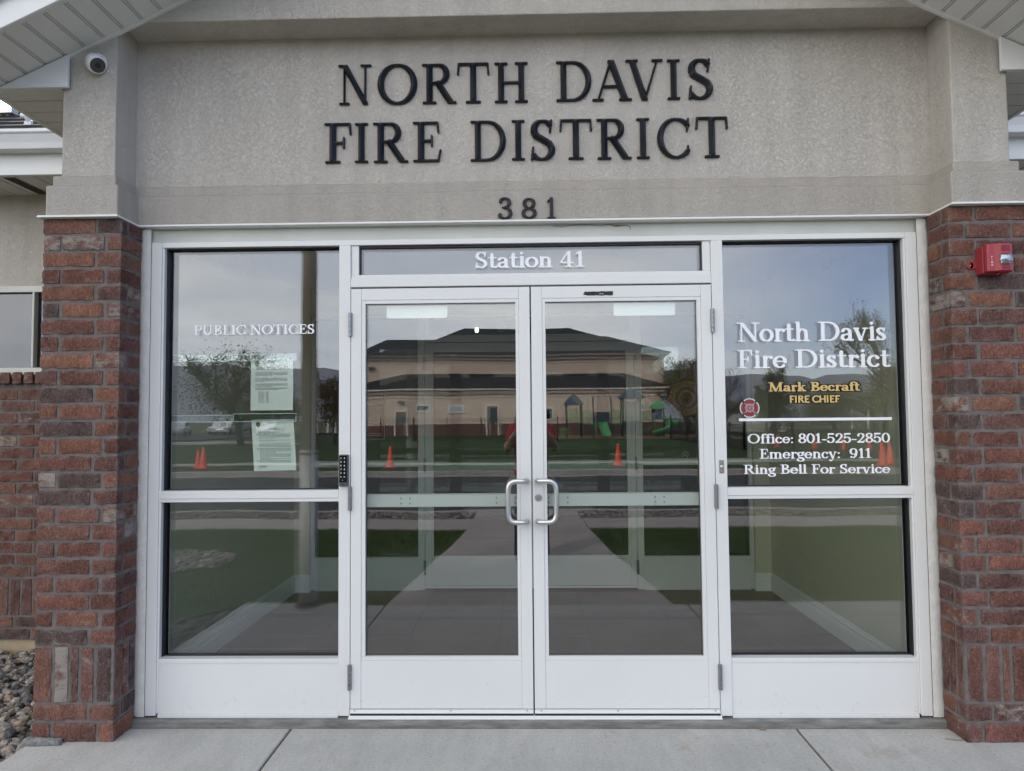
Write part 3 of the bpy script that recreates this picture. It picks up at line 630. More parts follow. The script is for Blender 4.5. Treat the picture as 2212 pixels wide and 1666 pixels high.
s = MB(); s.prism_z([(-26, -44), (-15, -40.5), (-13.5, -41.5), (-21, -45.6), (-25, -47)][::-1], -.05, .085); struct(s, 'path', WALKC)
s = MB()
s.box(-14, -.87, -8.46, -7.465, -.2, -.085); s.box(.80, 15, -8.46, -7.465, -.2, -.085)
s.prism_z([(-2.377, -2.25), (-2.377, 1.36), (-14, 1.36), (-14, .21), (-3.91, .21), (-3.31, -1.2), (-2.48, -2.25)], -.2, -.115)
s.prism_z([(3.352, -1.74), (15, -1.74), (15, 1.36), (2.37, 1.36), (2.37, -.0), (3.352, -.0)], -.2, -.115)
s.prism_z([(-4.1+.85*math.cos(a*.3142)*(1.0), -4.1+.62*math.sin(a*.3142)) for a in range(20)], -.2, -.068)
struct(s, 'ground', PEBB)

# grass blades on the near lawn (nobody could count them)
gb = MB(); rg = random.Random(5)
def in_lawn(x, y):
    if -6.44 < y < -2.28:
        if x < -.89-(y+6.44)*.076 and x > -6.2: return not ((x+4.1)/.87)**2+((y+4.1)/.64)**2 < 1
        if x > .83+(y+6.44)*.080 and x < 6.2: return True
    return y < -1.85 and 3.4 < x < 6
k = 0
while k < 17000:
    x, y = rg.uniform(-6.2, 6.2), rg.uniform(-6.44, -1.8)
    if not in_lawn(x, y): continue
    k += 1
    a = rg.uniform(0, 6.28); h = rg.uniform(.03, .07); wd = rg.uniform(.004, .009); lx, ly = rg.uniform(-.03, .03), rg.uniform(-.03, .03)
    q = rg.random(); gb.col((.035+.045*q, .075+.05*q, .014+.012*q))
    gb.add([(x-wd*math.cos(a), y-wd*math.sin(a), -.08), (x+wd*math.cos(a), y+wd*math.sin(a), -.08), (x+lx, y+ly, -.075+h)], [(0, 1, 2)])
o = gb.build('grass', attr_mat('grass blade', .7, .2)); tag(o, 'short green grass blades of the lawn beside the front walk', 'grass', kind='stuff')

# loose rock: the gravel beds
def rocks(n, area, zb, smin, smax, seed, sub):
    mb = MB(); rr = random.Random(seed); base, bf = icosphere(sub)
    pal = [(.20, .19, .185), (.27, .25, .23), (.11, .115, .12), (.33, .29, .24), (.30, .23, .185), (.16, .15, .145), (.38, .345, .30), (.075, .08, .085), (.24, .20, .17)]
    k = 0
    while k < n:
        x, y, ok = area(rr)
        if not ok: continue
        k += 1; sc = rr.uniform(smin, smax); sx, sy, sz = sc*rr.uniform(.7, 1.3), sc*rr.uniform(.6, 1.1), sc*rr.uniform(.45, .8)
        rot = Matrix.Rotation(rr.uniform(0, 6.28), 3, 'Z') @ Matrix.Rotation(rr.uniform(-.6, .6), 3, 'X')
        c = rr.choice(pal); q = rr.uniform(.8, 1.15); mb.col((c[0]*q, c[1]*q, c[2]*q)); sd_ = rr.uniform(0, 50)
        z = zb+rr.uniform(-.2, .55)*sc
        vs = []
        for v in base:
            d = 1+.42*mnoise.noise(v*1.7+Vector((sd_, 0, 0)))
            vs.append(tuple(rot @ Vector((v.x*sx*d, v.y*sy*d, v.z*sz*d))+Vector((x, y, z))))
        mb.add(vs, bf)
    return mb
ROCK = attr_mat('rock', .9, .25, 60)
def a1(r):
    x, y = r.uniform(-4.6, -2.36), r.uniform(-2.2, 1.29)
    edge = -2.377 if y < -.19 else -2.385
    lim = -4.6 if y > .3 else (-3.9+(y-.2)*-.0 if y > 0 else -3.35-.0+(y+1.2)*-.45 if y > -1.2 else -2.5+(y+2.25)*-.8)
    return x, y, (lim < x < edge)
o = rocks(3600, a1, -.098, .017, .036, 3, 2 if False else 1).build('gravel', ROCK); tag(o, 'grey and tan river gravel against the brick wall', 'gravel', kind='stuff')
o = rocks(6500, lambda r: (lambda x, y: (x, y, not -.9 < x < .84))(r.uniform(-7, 7), r.uniform(-8.42, -7.5)), -.080, .013, .034, 4, 1).build('gravel', ROCK)
tag(o, 'strip of tan rock between the sidewalk and the road kerb', 'gravel', kind='stuff')
o = rocks(1500, lambda r: (lambda x, y: (x, y, ((x+4.1)/.85)**2+((y+4.1)/.62)**2 < 1))(r.uniform(-5, -3.2), r.uniform(-4.8, -3.4)), -.060, .018, .042, 6, 1).build('gravel', ROCK)
tag(o, 'oval bed of tan rock set in the lawn', 'gravel', kind='stuff')
o = rocks(260, lambda r: (lambda x, y: (x, y, True))(r.uniform(2.45, 3.3), r.uniform(.02, 1.2)), -.098, .02, .045, 9, 1).build('gravel', ROCK)
tag(o, 'grey gravel behind the right brick pillar', 'gravel', kind='stuff')

fl = MB(); rough_box(fl, -2.40, -2.215, -.235, -.188, -.05, -.012, (.22, .22, .215, 0), random.Random(3), .018, .012, .005, (), False)
o = fl.build('cement_lump', ROCK, smooth=True); tag(o, 'flat grey lump of cement at the foot of the brick pillar', 'cement lump')

# =================================================================== THE FIRE STATION
ST = thing('fire_station', 'fire station entrance with brick pillars, grey stucco gable and white glazed doors', 'building')
XI, XO, YP = 1.985, 2.375, -.19           # pillar inner corner, outer corner, face
ZF = 2.4625                             # flashing: brick below, stucco above
CH = .0823

def pillar(sg, seed):
    rr = random.Random(seed); mb = MB()
    def bx(x0, x1, y0, y1, z0, z1, skip=()):
        j = lambda a=.0022: rr.uniform(-a, a)
        x0, x1, y0, z0, z1 = x0+j(), x1+j(), y0+j(.0016), z0+j(), z1+j()
        if sg < 0:
            x0, x1 = -x1, -x0; skip = tuple({'-x': '+x', '+x': '-x'}.get(q, q) for q in skip)
        rough_box(mb, x0, x1, y0, y1, z0, z1, tone(rr), rr, skip=skip)
    zt = ZF
    rows = [('A' if k % 2 == 0 else 'B', zt-k*CH, zt-(k+1)*CH) for k in range(25)]
    rows.append(('S', .404, .138)); rows += [('A', .138, .053), ('B', .053, -.045)]
    J = .0054
    for kind, z1, z0 in rows:
        a, b = z0+J, z1-J
        if kind == 'A':
            bx(XI, XI+.120, YP, YP+.062, a, b); bx(XI+.132, XO, YP, YP+.09, a, b); bx(XI, XI+.1, YP+.074, -.004, a, b)
            yy = YP+.102
        elif kind == 'B':
            bx(XI, XI+.072, YP, -.006, a, b); bx(XI+.084, XI+.292, YP, YP+.09, a, b, ('-x', '+x')) ; bx(XI+.304, XO, YP, YP+.115, a, b)
            yy = YP+.127
        else:
            e = [0.012, .088, .164, .211, .288, XO-XI]
            for q in range(5): bx(XI+e[q]+(.012 if q else .006), XI+e[q+1], YP, YP+.08, a, b)
            for q in range(3): bx(XI, XI+.08, YP+.022+q*.056, YP+.022+q*.056+.046, a, b)
            yy = YP+.02
            if True:
                while yy < 1.28: bx(XO-.09, XO, yy, min(1.296, yy+.070), a, b, ('-x', '-y')); yy += .0823
                continue
        while yy < 1.28:
            bx(XO-.09, XO, yy, min(1.296, yy+.235), a, b, ('-x', '-y')); yy += .247
    o = mb.build('brick_pillar', BRICK, ST, smooth=True)
    mo = MB(); x0, x1 = (XI+.006, XO-.006) if sg > 0 else (-XO+.006, -XI-.006); mo.box(x0, x1, YP+.0065, .0, -.06, ZF)
    x0, x1 = (XO-.10, XO-.0065) if sg > 0 else (-XO+.0065, -XO+.10); mo.box(x0, x1, .0, 1.3, -.06, ZF)
    mo.build('mortar', MORTAR, o)
    return o
p1 = pillar(-1, 11); p1['label'] = 'brick pillar on the left with a grey limewashed course'
p2 = pillar(1, 23); p2['label'] = 'brick pillar on the right carrying the red fire alarm'

# stucco: header panel with its band, piers with stepped bases, gable beam
st = MB()
st.box(-2.05, 2.05, .0, .16, 2.669, 3.446)
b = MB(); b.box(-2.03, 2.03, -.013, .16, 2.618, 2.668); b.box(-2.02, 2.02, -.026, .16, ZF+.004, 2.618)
for sg in (-1, 1):
    def X(a, b_): return (a, b_) if sg > 0 else (-b_, -a)
    pp = [(2.026, 2.6685), (2.292, 2.6685), (2.292, 3.31), (2.026, 3.47)]; st.prism_y([(sg*x, z) for x, z in (pp if sg > 0 else pp[::-1])], -.186, .157); st.box(*X(2.06, 2.290), .156, 1.3, 2.6685, 3.2)
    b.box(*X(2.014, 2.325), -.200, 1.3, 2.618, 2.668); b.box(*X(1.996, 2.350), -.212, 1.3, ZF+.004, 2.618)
# beam over the recess, its top cut to the gable
st.prism_y([(-2.026, 3.437), (2.026, 3.437), (1.95, 3.47), (0, 4.35), (-1.95, 3.47)], -.186, .158)
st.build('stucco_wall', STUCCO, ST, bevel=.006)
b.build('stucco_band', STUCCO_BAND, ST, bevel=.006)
f = MB()
f.box(-1.99, 1.99, -.034, .05, ZF-.006, ZF+.004)
for sg in (-1, 1):
    def X(a, b_): return (a, b_) if sg > 0 else (-b_, -a)
    f.box(*X(1.990, 2.385), -.222, .02, ZF-.0045, ZF+.0055)
f.build('metal_flashing', FLASH, ST, bevel=.0015)

# gable: sloped soffit boards, rake fascia, returns, eaves, roof
SL = .475; ang = math.atan(SL); ca, sa = math.cos(ang), math.sin(ang)
def zr(x): return 3.272+SL*(2.25-abs(x))
for sg in (-1, 1):
    so_ = MB()
    def slab(u0, u1, y0, y1, n0, n1, m=0):       # u along the slope from the ridge, n normal to it
        P = []
        for n in (n0, n1):
            for (u, y) in ((u0, y0), (u1, y0), (u1, y1), (u0, y1)):
                x = u*ca+n*sa; z = zr(0)-u*sa+n*ca
                P.append((sg*x, y, z))
        so_.hexa(P if sg > 0 else [P[1], P[0], P[3], P[2], P[5], P[4], P[7], P[6]], m)
    pitch = .1038; u = .03; UM = 3.06
    while u < UM:
        slab(u, min(UM, u+pitch-.017), -.515, -.202, 0, .006); slab(u+pitch-.013, min(UM, u+pitch-.006), -.515, -.202, .002, .008); u += pitch
    slab(.0, UM, -.52, -.19, .009, .02)
    slab(.0, UM, -.206, -.186, -.012, .009)           # j-channel at the wall
    slab(.0, UM, -.53, -.505, -.006, .009)            # inner lip of the fascia
    o = so_.build('gable_soffit', VINYL, ST, bevel=.002)
    so_ = MB(); slab(-.02, UM+.03, -.545, -.53, -.012, .17); slab(-.02, UM+.03, -.575, -.545, .10, .185)
    so_.build('rake_fascia', FASCIA, ST, bevel=.003)
    so_ = MB(); slab(-.0, 3.02, -.60, 7.4, .19, .24)
    so_.build('roof', M('dark shingles', (.035, .036, .04), .9, var=(60, .5), bump=(40, .8, .01), stretch=(.3, 2, 2)) if 'dark shingles' not in MATS else MATS['dark shingles'], ST)
    def X(a, b_): return (a, b_) if sg > 0 else (-b_, -a)
    t = MB(); poly = [(2.25, 3.102), (2.595, 3.102), (2.25, 3.2655)]
    t.prism_y([(sg*x, z) for x, z in (poly if sg > 0 else poly[::-1])], -.218, -.20); t.build('fascia_return', FASCIA, ST, bevel=.002)
    e = MB(); y = -.2
    while y < 1.25: e.box(*X(2.294, 2.645), y, y+.122, 3.100, 3.106); y += .13
    e.box(*X(2.294, 2.64), -.2, 1.3, 3.109, 3.12); e.build('eave_soffit', VINYL, ST, bevel=.002)
    e = MB(); e.box(*X(2.645, 2.665), -.215, 1.3, 3.092, 3.27); e.build('eave_fascia', FASCIA, ST, bevel=.002)

# side wings: stucco over a brick wainscot, window, soffit, gutter, shingle roof
YW = 1.30
SHING = MATS['dark shingles']
rb = random.Random(77)
wb = MB()
ZB = [(1.704-.081*k, 1.704-.081*(k+1)) for k in range(16)]
for r_, (z1, z0) in enumerate(ZB+[(.147, .067), (.067, -.013)]):
    x = -7.0+(.12 if r_ % 2 else 0)
    while x < -2.38:
        rough_box(wb, x, min(x+.235, -2.375), YW+rb.uniform(-.002, .002), YW+.06, z0+.0055, z1-.0055, tone(rb), rb, .03, .006, .002, ('-x', '+x') if x < -4.2 else ()); x += .247
x = -7.0
while x < -2.38:
    rough_box(wb, x, x+.07, YW, YW+.06, .147+.0055, .408-.0055, tone(rb), rb, .03, .006, .002)
    rough_box(wb, x, x+.07, YW-.035, YW+.06, 1.737, 1.82, tone(rb), rb, .03, .006, .003); x += .0815
wme = None
for sg in (-1, 1):
    if sg < 0: o = wb.build('wing_brick', BRICK, ST, smooth=True)
    else:
        wb2 = MB(); wb2.v = [(-x, y, z) for x, y, z in wb.v]; wb2.f = [t[::-1] for t in wb.f]; wb2.m = wb.m; wb2.c = wb.c; wb2.hascol = True
        o = wb2.build('wing_brick', BRICK, ST, smooth=True)
    def X(a, b_): return (a, b_) if sg > 0 else (-b_, -a)
    mo = MB(); mo.box(*X(2.3, 7), YW+.007, YW+.2, -.013, 1.80); mo.build('mortar', MORTAR, o)
    fo = MB(); fo.box(*X(2.3, 7), YW+.02, YW+.25, -.3, -.0135); fo.build('foundation', FOUND, ST)
    ws = MB(); ws.box(*X(2.2, 7), YW-.01, YW+.2, 2.419, 3.075); ws.box(*X(2.2, 2.9), YW-.01, YW+.2, 1.80, 2.419); ws.box(*X(4.5, 7), YW-.01, YW+.2, 1.80, 2.419)
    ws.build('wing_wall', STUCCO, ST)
    wf = MB()
    for a in ((2.9, 4.5, 2.375, 2.419), (2.9, 4.5, 1.80, 1.848), (2.9, 2.94, 1.848, 2.375), (4.46, 4.5, 1.848, 2.375), (3.437, 3.452, 1.848, 2.375)):
        wf.box(*X(a[0], a[1]), YW-.02, YW+.06, a[2], a[3])
    wo = wf.build('window', CREAM, ST, bevel=.003)
    pn = MB(); pn.box(*X(2.94, 4.46), YW+.02, YW+.026, 1.848, 2.375); pn.build('glass_pane', GLASS_F, wo)
    cu = MB(); cu.box(*X(2.9, 3.62), YW+.14, YW+.15, 1.8, 2.42); cu.build('curtain', M('sheer curtain', (.62, .62, .6), .8) if sg < 0 else MATS['sheer curtain'], wo)
    sf = MB(); x = 2.3
    while x < 7: sf.box(*X(x, x+.118), .90, YW, 3.062, 3.068); x += .13
    sf.box(*X(2.3, 7), .90, YW, 3.072, 3.09); so2 = sf.build('wing_soffit', VINYL, ST, bevel=.002)
    vt = MB(); x = 2.60
    vx = 3.34
    y = .93
    while y < YW-.02: vt.box(*X(vx, vx+.075), y, y+.007, 3.0595, 3.0635); y += .016
    vt.build('soffit_vent', DARKGAP, so2)
    fa = MB(); fa.box(*X(2.3, 7), .885, .90, 3.058, 3.225); fa.box(*X(2.3, 7), .878, .885, 3.06, 3.10); fa.build('wing_fascia', FASCIA, ST, bevel=.002)
    gu = MB(); gu.prism_x([(.885, 3.20), (.885, 3.315), (.76, 3.315), (.76, 3.295), (.772, 3.285), (.79, 3.24), (.80, 3.20)], *X(2.3, 7)); gu.build('gutter', GUTTER, ST, bevel=.004)
    rf = MB()
    for k in range(30):        # shingle courses up the slope
        y0 = .80+k*.13; z0 = 3.312+k*.080
        rf.hexa([(X(2.31, 7)[0], y0, z0), (X(2.31, 7)[1], y0, z0), (X(2.31, 7)[1], y0+.16, z0+.0785), (X(2.31, 7)[0], y0+.16, z0+.0785),
                 (X(2.31, 7)[0], y0, z0+.016), (X(2.31, 7)[1], y0, z0+.016), (X(2.31, 7)[1], y0+.16, z0+.0945), (X(2.31, 7)[0], y0+.16, z0+.0945)])
    ro = rf.build('wing_roof', SHING, ST)
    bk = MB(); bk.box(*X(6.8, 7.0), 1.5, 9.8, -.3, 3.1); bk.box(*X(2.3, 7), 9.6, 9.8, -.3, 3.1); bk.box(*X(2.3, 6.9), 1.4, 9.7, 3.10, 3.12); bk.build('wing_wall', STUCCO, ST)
sg_ = MB(); sg_.hexa([(-3.345, .985, 3.385), (-3.272, .985, 3.385), (-3.272, 1.01, 3.40), (-3.345, 1.01, 3.40), (-3.325, .985, 3.462), (-3.285, .985, 3.462), (-3.285, 1.01, 3.475), (-3.325, 1.01, 3.475)])
sg_.tube([(-3.30, 1.0, 3.455), (-3.312, .985, 3.492), (-3.345, .975, 3.492)], [.016, .021, .015], 10)
o = sg_.build('roof_bracket', FASCIA, bevel=.004); tag(o, 'small white bracket standing on the dark shingles above the gutter', 'bracket')
fl = thing('floodlight', 'small lit white floodlight on the dark shingle roof at the far left', 'lamp', (-3.70, 1.30, 3.62))  # added glowing box standing in for sun glare over the roof
h = MB(); h.box(-3.755, -3.645, 1.30, 1.37, 3.66, 3.77); h.tube([(-3.70, 1.34, 3.60), (-3.70, 1.34, 3.67)], .012, 8); h.build('lamp_housing', FASCIA, fl, bevel=.01)
h = MB(); h.box(-3.745, -3.655, 1.292, 1.299, 3.67, 3.76); h.build('lens', M('lit lens', (1, .97, .9), .5, emit=9), fl, bevel=.003)  # emissive panel of the added glare, not a lamp lens

# =================================================================== THE GLAZED ENTRANCE
def igu(x0, x1, z0, z1, y, parent, gm, th=.026, name='glass_pane'):
    mb = MB()
    mb.add([(x0,y,z0),(x1,y,z0),(x1,y,z1),(x0,y,z1)], [(0,1,2,3)], 0)
    mb.add([(x0,y+th,z0),(x1,y+th,z0),(x1,y+th,z1),(x0,y+th,z1)], [(3,2,1,0)], 0)
    for a in (((x0,z0),(x1,z0)), ((x1,z0),(x1,z1)), ((x1,z1),(x0,z1)), ((x0,z1),(x0,z0))):
        (p, q), (r, t) = a; mb.add([(p,y,q),(p,y+th,q),(r,y+th,t),(r,y,t)], [(0,1,2,3)], 1)
    return mb.build(name, [gm, GASKET], parent)

def storefront(Y0, gm, inner):
    pre = 'inner_' if inner else 'entrance_'
    f = MB()
    for sg in (-1, 1):
        def X(a, b_): return (a, b_) if sg > 0 else (-b_, -a)
        f.box(*X(1.884, 1.938), Y0, Y0+.115, 0.004, 2.3835)
        f.box(*X(1.8725, 1.8835), Y0+.006, Y0+.11, 0.012, 2.355)
        f.box(*X(.912, .970), Y0-.001, Y0+.115, .004, 2.355)
        f.box(*X(.872, .911), Y0+.010, Y0+.09, 2.2035, 2.355)
    f.box(-1.8835, 1.8835, Y0+.002, Y0+.115, 2.3555, 2.3835)
    f.box(-.9115, .9115, Y0, Y0+.115, 2.140, 2.183); f.box(-.9115, .9115, Y0+.007, Y0+.09, 2.1835, 2.203)
    if not inner:
        hc = MB(); hc.box(-1.985, 1.985, Y0+.022, Y0+.10, 2.388, 2.452); hc.box(-1.96, 1.96, Y0+.012, Y0+.09, 2.4525, 2.457); hc.build('head_channel', CREAM, ST, bevel=.002)
    fr = f.build(pre+'frame', WHITE, ST, bevel=.0022)
    if not inner:
        th = MB(); th.box(-.915, .915, Y0-.014, Y0+.10, -.0045, .0085); th.box(-.915, .915, Y0-.024, Y0-.0145, -.0045, .003); th.build('threshold', FLASH, fr, bevel=.002)
        rr = random.Random(8)
        for sg in (-1, 1):
            ck = MB()
            z = .0; last = 1.953
            n = 90; pts = []
            for i in range(n+1): pts.append((1.976+rr.uniform(-.004, .006)+.002*math.sin(i*.7), i/n*2.45))
            vs = []; fs = []
            for i, (x, z) in enumerate(pts):
                yb = -.0015-rr.uniform(0, .003)
                vs += [(sg*1.9385, -.002, z), (sg*(1.9385+x)/2, yb-.001, z), (sg*x, yb, z), (sg*(x+.03), .012, z)]
            for i in range(n):
                for j in range(3):
                    q = (i*4+j, i*4+j+1, (i+1)*4+j+1, (i+1)*4+j); fs.append(q if sg > 0 else q[::-1])
            ck.add(vs, fs); ck.build('caulk_bead', CAULK, fr, smooth=True)
        cr = MB(); rr = random.Random(4)          # peeling crack in the head channel
        pts = [(.12+.012*i, .0105, 2.4505+rr.uniform(-.002, .002)-.003*math.sin(i*.4)) for i in range(26)]
        for i in range(25): cr.tube([(pts[i][0], .0205, pts[i][2]-.004), (pts[i+1][0], .0205, pts[i+1][2]-.004)], .0013, 5)
        cr.tube([(.415, .0205, 2.445), (.44, .0205, 2.441), (.50, .0205, 2.444)], [.001, .004, .001], 6)
        cr.tube([(.495+.02*math.sin(a*.26), .0205, 2.445-.003*a) for a in range(9)], .0012, 5)
        cr.build('crack', M('crack', (.16, .14, .10), .9), fr)
    # transom light
    tw = MB(); tw.box(-.872, -.866, Y0+.024, Y0+.04, 2.203, 2.355); tw.box(.866, .872, Y0+.024, Y0+.04, 2.203, 2.355); tw.box(-.866, .866, Y0+.020, Y0+.04, 2.343, 2.355); tw.box(-.866, .866, Y0+.024, Y0+.04, 2.203, 2.206)
    two = tw.build('transom_window' if not inner else 'inner_transom', GASKET, ST)
    igu(-.866, .866, 2.206, 2.343, Y0+.035, two, gm)
    # side windows
    sws = []
    for sg in (-1, 1):
        def X(a, b_): return (a, b_) if sg > 0 else (-b_, -a)
        s_ = MB()
        s_.box(*X(.9705, 1.8835), Y0-.001, Y0+.11, 1.076, 1.115); s_.box(*X(.9705, 1.8835), Y0+.003, Y0+.10, 1.058, 1.0755)
        s_.box(*X(.9705, 1.872), Y0+.001, Y0+.09, .262, .283); s_.box(*X(.9705, 1.872), Y0+.005, Y0+.08, .013, .2615)
        s_.box(*X(.9705, 1.872), Y0-.003, Y0+.05, -.0045, .0125)
        for (za, zb) in ((1.1155, 2.3545), (.2835, 1.0575)):      # black gasket lining
            s_.box(*X(1.8655, 1.8722), Y0+.030, Y0+.088, za, zb, 1); s_.box(*X(.9703, .9745), Y0+.04, Y0+.088, za, zb, 1)
            s_.box(*X(.9745, 1.8655), Y0+.030, Y0+.088, zb-.0045, zb, 1); s_.box(*X(.9745, 1.8655), Y0+.045, Y0+.088, za, za+.003, 1)
        so_ = s_.build('side_window' if not inner else 'inner_side_window', [WHITE, GASKET], ST, bevel=.0018); sws.append(so_)
        igu(*X(.9745, 1.8655), 1.1185, 2.350, Y0+.058, so_, gm); igu(*X(.9745, 1.8655), .2865, 1.053, Y0+.058, so_, gm)
    # the pair of doors
    drs = []
    for sg in (-1, 1):
        def X(a, b_): return (a, b_) if sg > 0 else (-b_, -a)
        d = MB(); yb = Y0-.003
        d.box(*X(.856, .9085), yb, Y0+.042, .040, 2.1305)               # hinge stile
        d.box(*X(.0035, .0585), yb, Y0+.042, .040, 2.1305)              # lock stile
        d.box(*X(.0590, .8555), yb+.0006, Y0+.042, 2.0715, 2.1305)      # top rail
        d.box(*X(.0590, .8555), yb+.0006, Y0+.042, .040, .2720)         # bottom rail
        d.box(*X(.8355, .8555), yb+.003, Y0+.03, .2935, 2.0715); d.box(*X(.0590, .0755), yb+.003, Y0+.03, .2935, 2.0715)
        d.box(*X(.0590, .8555), yb+.003, Y0+.03, .2725, .2930); d.box(*X(.0755, .8355), yb+.003, Y0+.03, 2.0530, 2.0715)
        do = d.build(pre+'door', WHITE, ST, bevel=.0016); drs.append(do)
        igu(*X(.0755, .8355), .2935, 2.0525, Y0+.018, do, gm, .018)
        hz = ((1.888, 2.008), (1.013, 1.133), (.133, .256))
        for a, b_ in hz:
            h = MB(); q = (b_-a)/5
            for i in range(5): h.tube([(sg*.9115, Y0-.010, a+i*q+.0008), (sg*.9115, Y0-.010, a+(i+1)*q-.0008)], .0095, 12)
            h.box(*X(.902, .921), Y0-.008, Y0-.002, a+.002, b_-.002); h.build('hinge', HINGE, do, smooth=False)
        pb = MB(); pb.box(*X(.055, .862), Y0+.052, Y0+.075, 1.022, 1.084); pb.box(*X(.055, .862), Y0+.075, Y0+.095, 1.028, 1.078)
        pb.box(*X(.13, .862), Y0+.050, Y0+.06, 1.0855, 1.0885); pb.build('push_bar', WHITE, do, bevel=.002)
        for x in (.085, .18, .62, .665):
            for z in (1.040, 1.066): rv = MB(); rv.lathe([(.0001, -.0), (.0042, -.0), (.0042, .002), (.0001, .0025)], 10, (sg*x, Y0+.052, z), 'y'); rv.build('rivet', HINGE, do)
        sw = MB(); sw.box(*X(.0035, .9085), Y0-.009, Y0-.0035, .0205, .0385); sw.box(*X(.0035, .9085), Y0-.0115, Y0-.009, .0205, .0285)
        sw.build('door_sweep', FLASH, do, bevel=.0012)
        if not inner:
            for x in (.035, .41, .885): sd2 = MB(); sd2.lathe([(.0001, 0), (.0035, 0), (.003, .0018), (.0001, .002)], 10, (sg*x, Y0-.009, .0335), 'y'); sd2.build('screw', HINGE, do)
            br = MB(); br.box(*X(.0035, .9085), Y0-.006, Y0+.03, .0088, .0200); br.build('bottom_brush', DARKGAP, do)
            # pull handle: an offset D of tube
            P = []
            for i in range(7): a = R(90*i/6); P.append((.028, -.003-.028*math.sin(a)*1.0 if False else -.003-.030*(i/6), 1.158))
            def c3(p0, p1, p2, n=7): return [tuple((1-t)**2*p0[k]+2*t*(1-t)*p1[k]+t*t*p2[k] for k in range(3)) for t in [i/n for i in range(n+1)]]
            path = [(.028, -.002, 1.158)]+c3((.028, -.034, 1.158), (.028, -.062, 1.158), (.05, -.064, 1.158))+c3((.078, -.064, 1.158), (.118, -.064, 1.158), (.118, -.064, 1.112))
            low = [(x, y, 1.0575*2-z) for x, y, z in path[::-1]]
            path = [(sg*x, Y0+y, z) for x, y, z in path+low]
            hd = MB(); hd.tube(path, .0125, 14); hd.build('pull_handle', STEEL, do, smooth=True)
            ih = MB(); ih.tube([(sg*x, Y0+.05-y*.8, z+.0) for x, y, z in [(abs(p[0]), p[1]-Y0, p[2]) for p in path]], .011, 10); ih.build('inside_handle', BLACKP, do, smooth=True)
            cp = MB(); x0, x1 = X(.424, .736); z0, z1, r = 1.984, 2.0515, .012
            poly = [(x0, z1), (x0, z0+r)]+[(x0+r-r*math.cos(R(a)), z0+r-r*math.sin(R(a))) for a in (30, 60)]+[(x0+r, z0), (x1-r, z0)]+[(x1-r+r*math.sin(R(a)), z0+r-r*math.cos(R(a))) for a in (30, 60)]+[(x1, z0+r), (x1, z1)]
            cp.prism_y(poly, Y0+.040, Y0+.046); cpo = cp.build('closer_plate', PANEL, do)
            for x in (.464, .489, .565, .590): hl = MB(); hl.lathe([(.0001, 0), (.003, 0), (.003, .0012), (.0001, .0013)], 8, (sg*(x if sg > 0 else 1.16-x), Y0+.040, 2.004), 'y'); hl.build('screw', HINGE, do)
        else:
            cl_ = MB(); cl_.box(*X(.55, .80), Y0+.045, Y0+.10, 2.075, 2.125); cl_.build('door_closer', STEEL, do, bevel=.004)
    if not inner:
        lk = MB(); lk.lathe([(.0001, 0), (.0178, 0), (.0178, .004), (.0165, .0065), (.0142, .0068), (.0138, .0052), (.0001, .0052)], 28, (.031, Y0-.003, 1.072), 'y')
        lk.lathe([(.0001, .005), (.0068, .005), (.0068, .0066), (.0001, .0066)], 18, (.031, Y0-.003, 1.0685), 'y', 0)
        lk.box(.0302, .0318, Y0-.0105, Y0-.009, 1.0645, 1.0715, 1); lk.build('door_lock', [CHROME, DARKGAP], drs[1], smooth=False)
        r_ = MB(); rr = random.Random(2); top = []; bot = []
        for i in range(17):
            x = .268+.1485*i/16; top.append((x, 2.1035-rr.uniform(0, .003)-(.010 if i == 0 else 0))); bot.append((x, 2.0815+rr.uniform(0, .0025)+(.004 if i < 2 else 0)))
        r_.prism_y(bot+top[::-1], Y0-.0052, Y0-.0030)
        for x in (.352, .364): r_.lathe([(.0001, 0), (.0028, 0), (.0001, .0008)], 8, (x, Y0-.0052, 2.090), 'y', 1)
        r_.build('adhesive_patch', [M('black adhesive residue', (.018, .018, .02), .6, var=(60, .4)), FLASH], drs[1])
    return fr, two, sws, drs

fr, two, sws, drs = storefront(0.0, GLASS, False)
drs[0]['label'] = 'left entrance door leaf with plain lock stile'; drs[1]['label'] = 'right entrance door leaf with the lock cylinder and black patch'
sws[0]['label'] = 'left side window lettered PUBLIC NOTICES'; sws[1]['label'] = 'right side window with the office details'
sl = MB(); sl.box(-1.995, 1.995, -.032, .2, -.25, -.005); sl.build('door_sill', SILLC, ST, bevel=.007)

# =================================================================== VESTIBULE AND LOBBY
v = MB()
for sg in (-1, 1):
    def X(a, b_): return (a, b_) if sg > 0 else (-b_, -a)
    v.box(*X(2.03, 2.15), .115, 2.76, 0, 2.62); v.box(*X(1.942, 2.03), .10, .16, 0, 2.62); v.box(*X(1.90, 2.03), 2.57, 2.74, 0, 2.62)
v.box(-2.03, 2.03, 2.60, 2.74, 2.39, 2.62)
v.build('vestibule_wall', IBEIGE, ST)
v = MB(); v.box(-2.15, 2.15, .1, 2.76, 2.62, 2.7); v.box(-2.03, 2.03, .03, .12, 2.46, 2.62); v.build('vestibule_ceiling', M('ceiling white', (.62, .62, .60), .8), ST)
for sg in (-1, 1):
    bb = MB()
    def X(a, b_): return (a, b_) if sg > 0 else (-b_, -a)
    def prof(y0, y1, axis):
        for d0, z0, z1 in ((.018, .001, .10), (.013, .10, .112), (.016, .112, .132), (.009, .132, .150)):
            if axis == 'y': bb.box(*X(2.03-d0, 2.03), y0, y1, z0, z1)
            else: bb.box(*X(1.888, 2.03), 2.57-d0, 2.57, z0, z1)
    prof(.16, 2.57, 'y'); prof(0, 0, 'x')
    bb.build('baseboard', ITRIM, ST, bevel=.002)
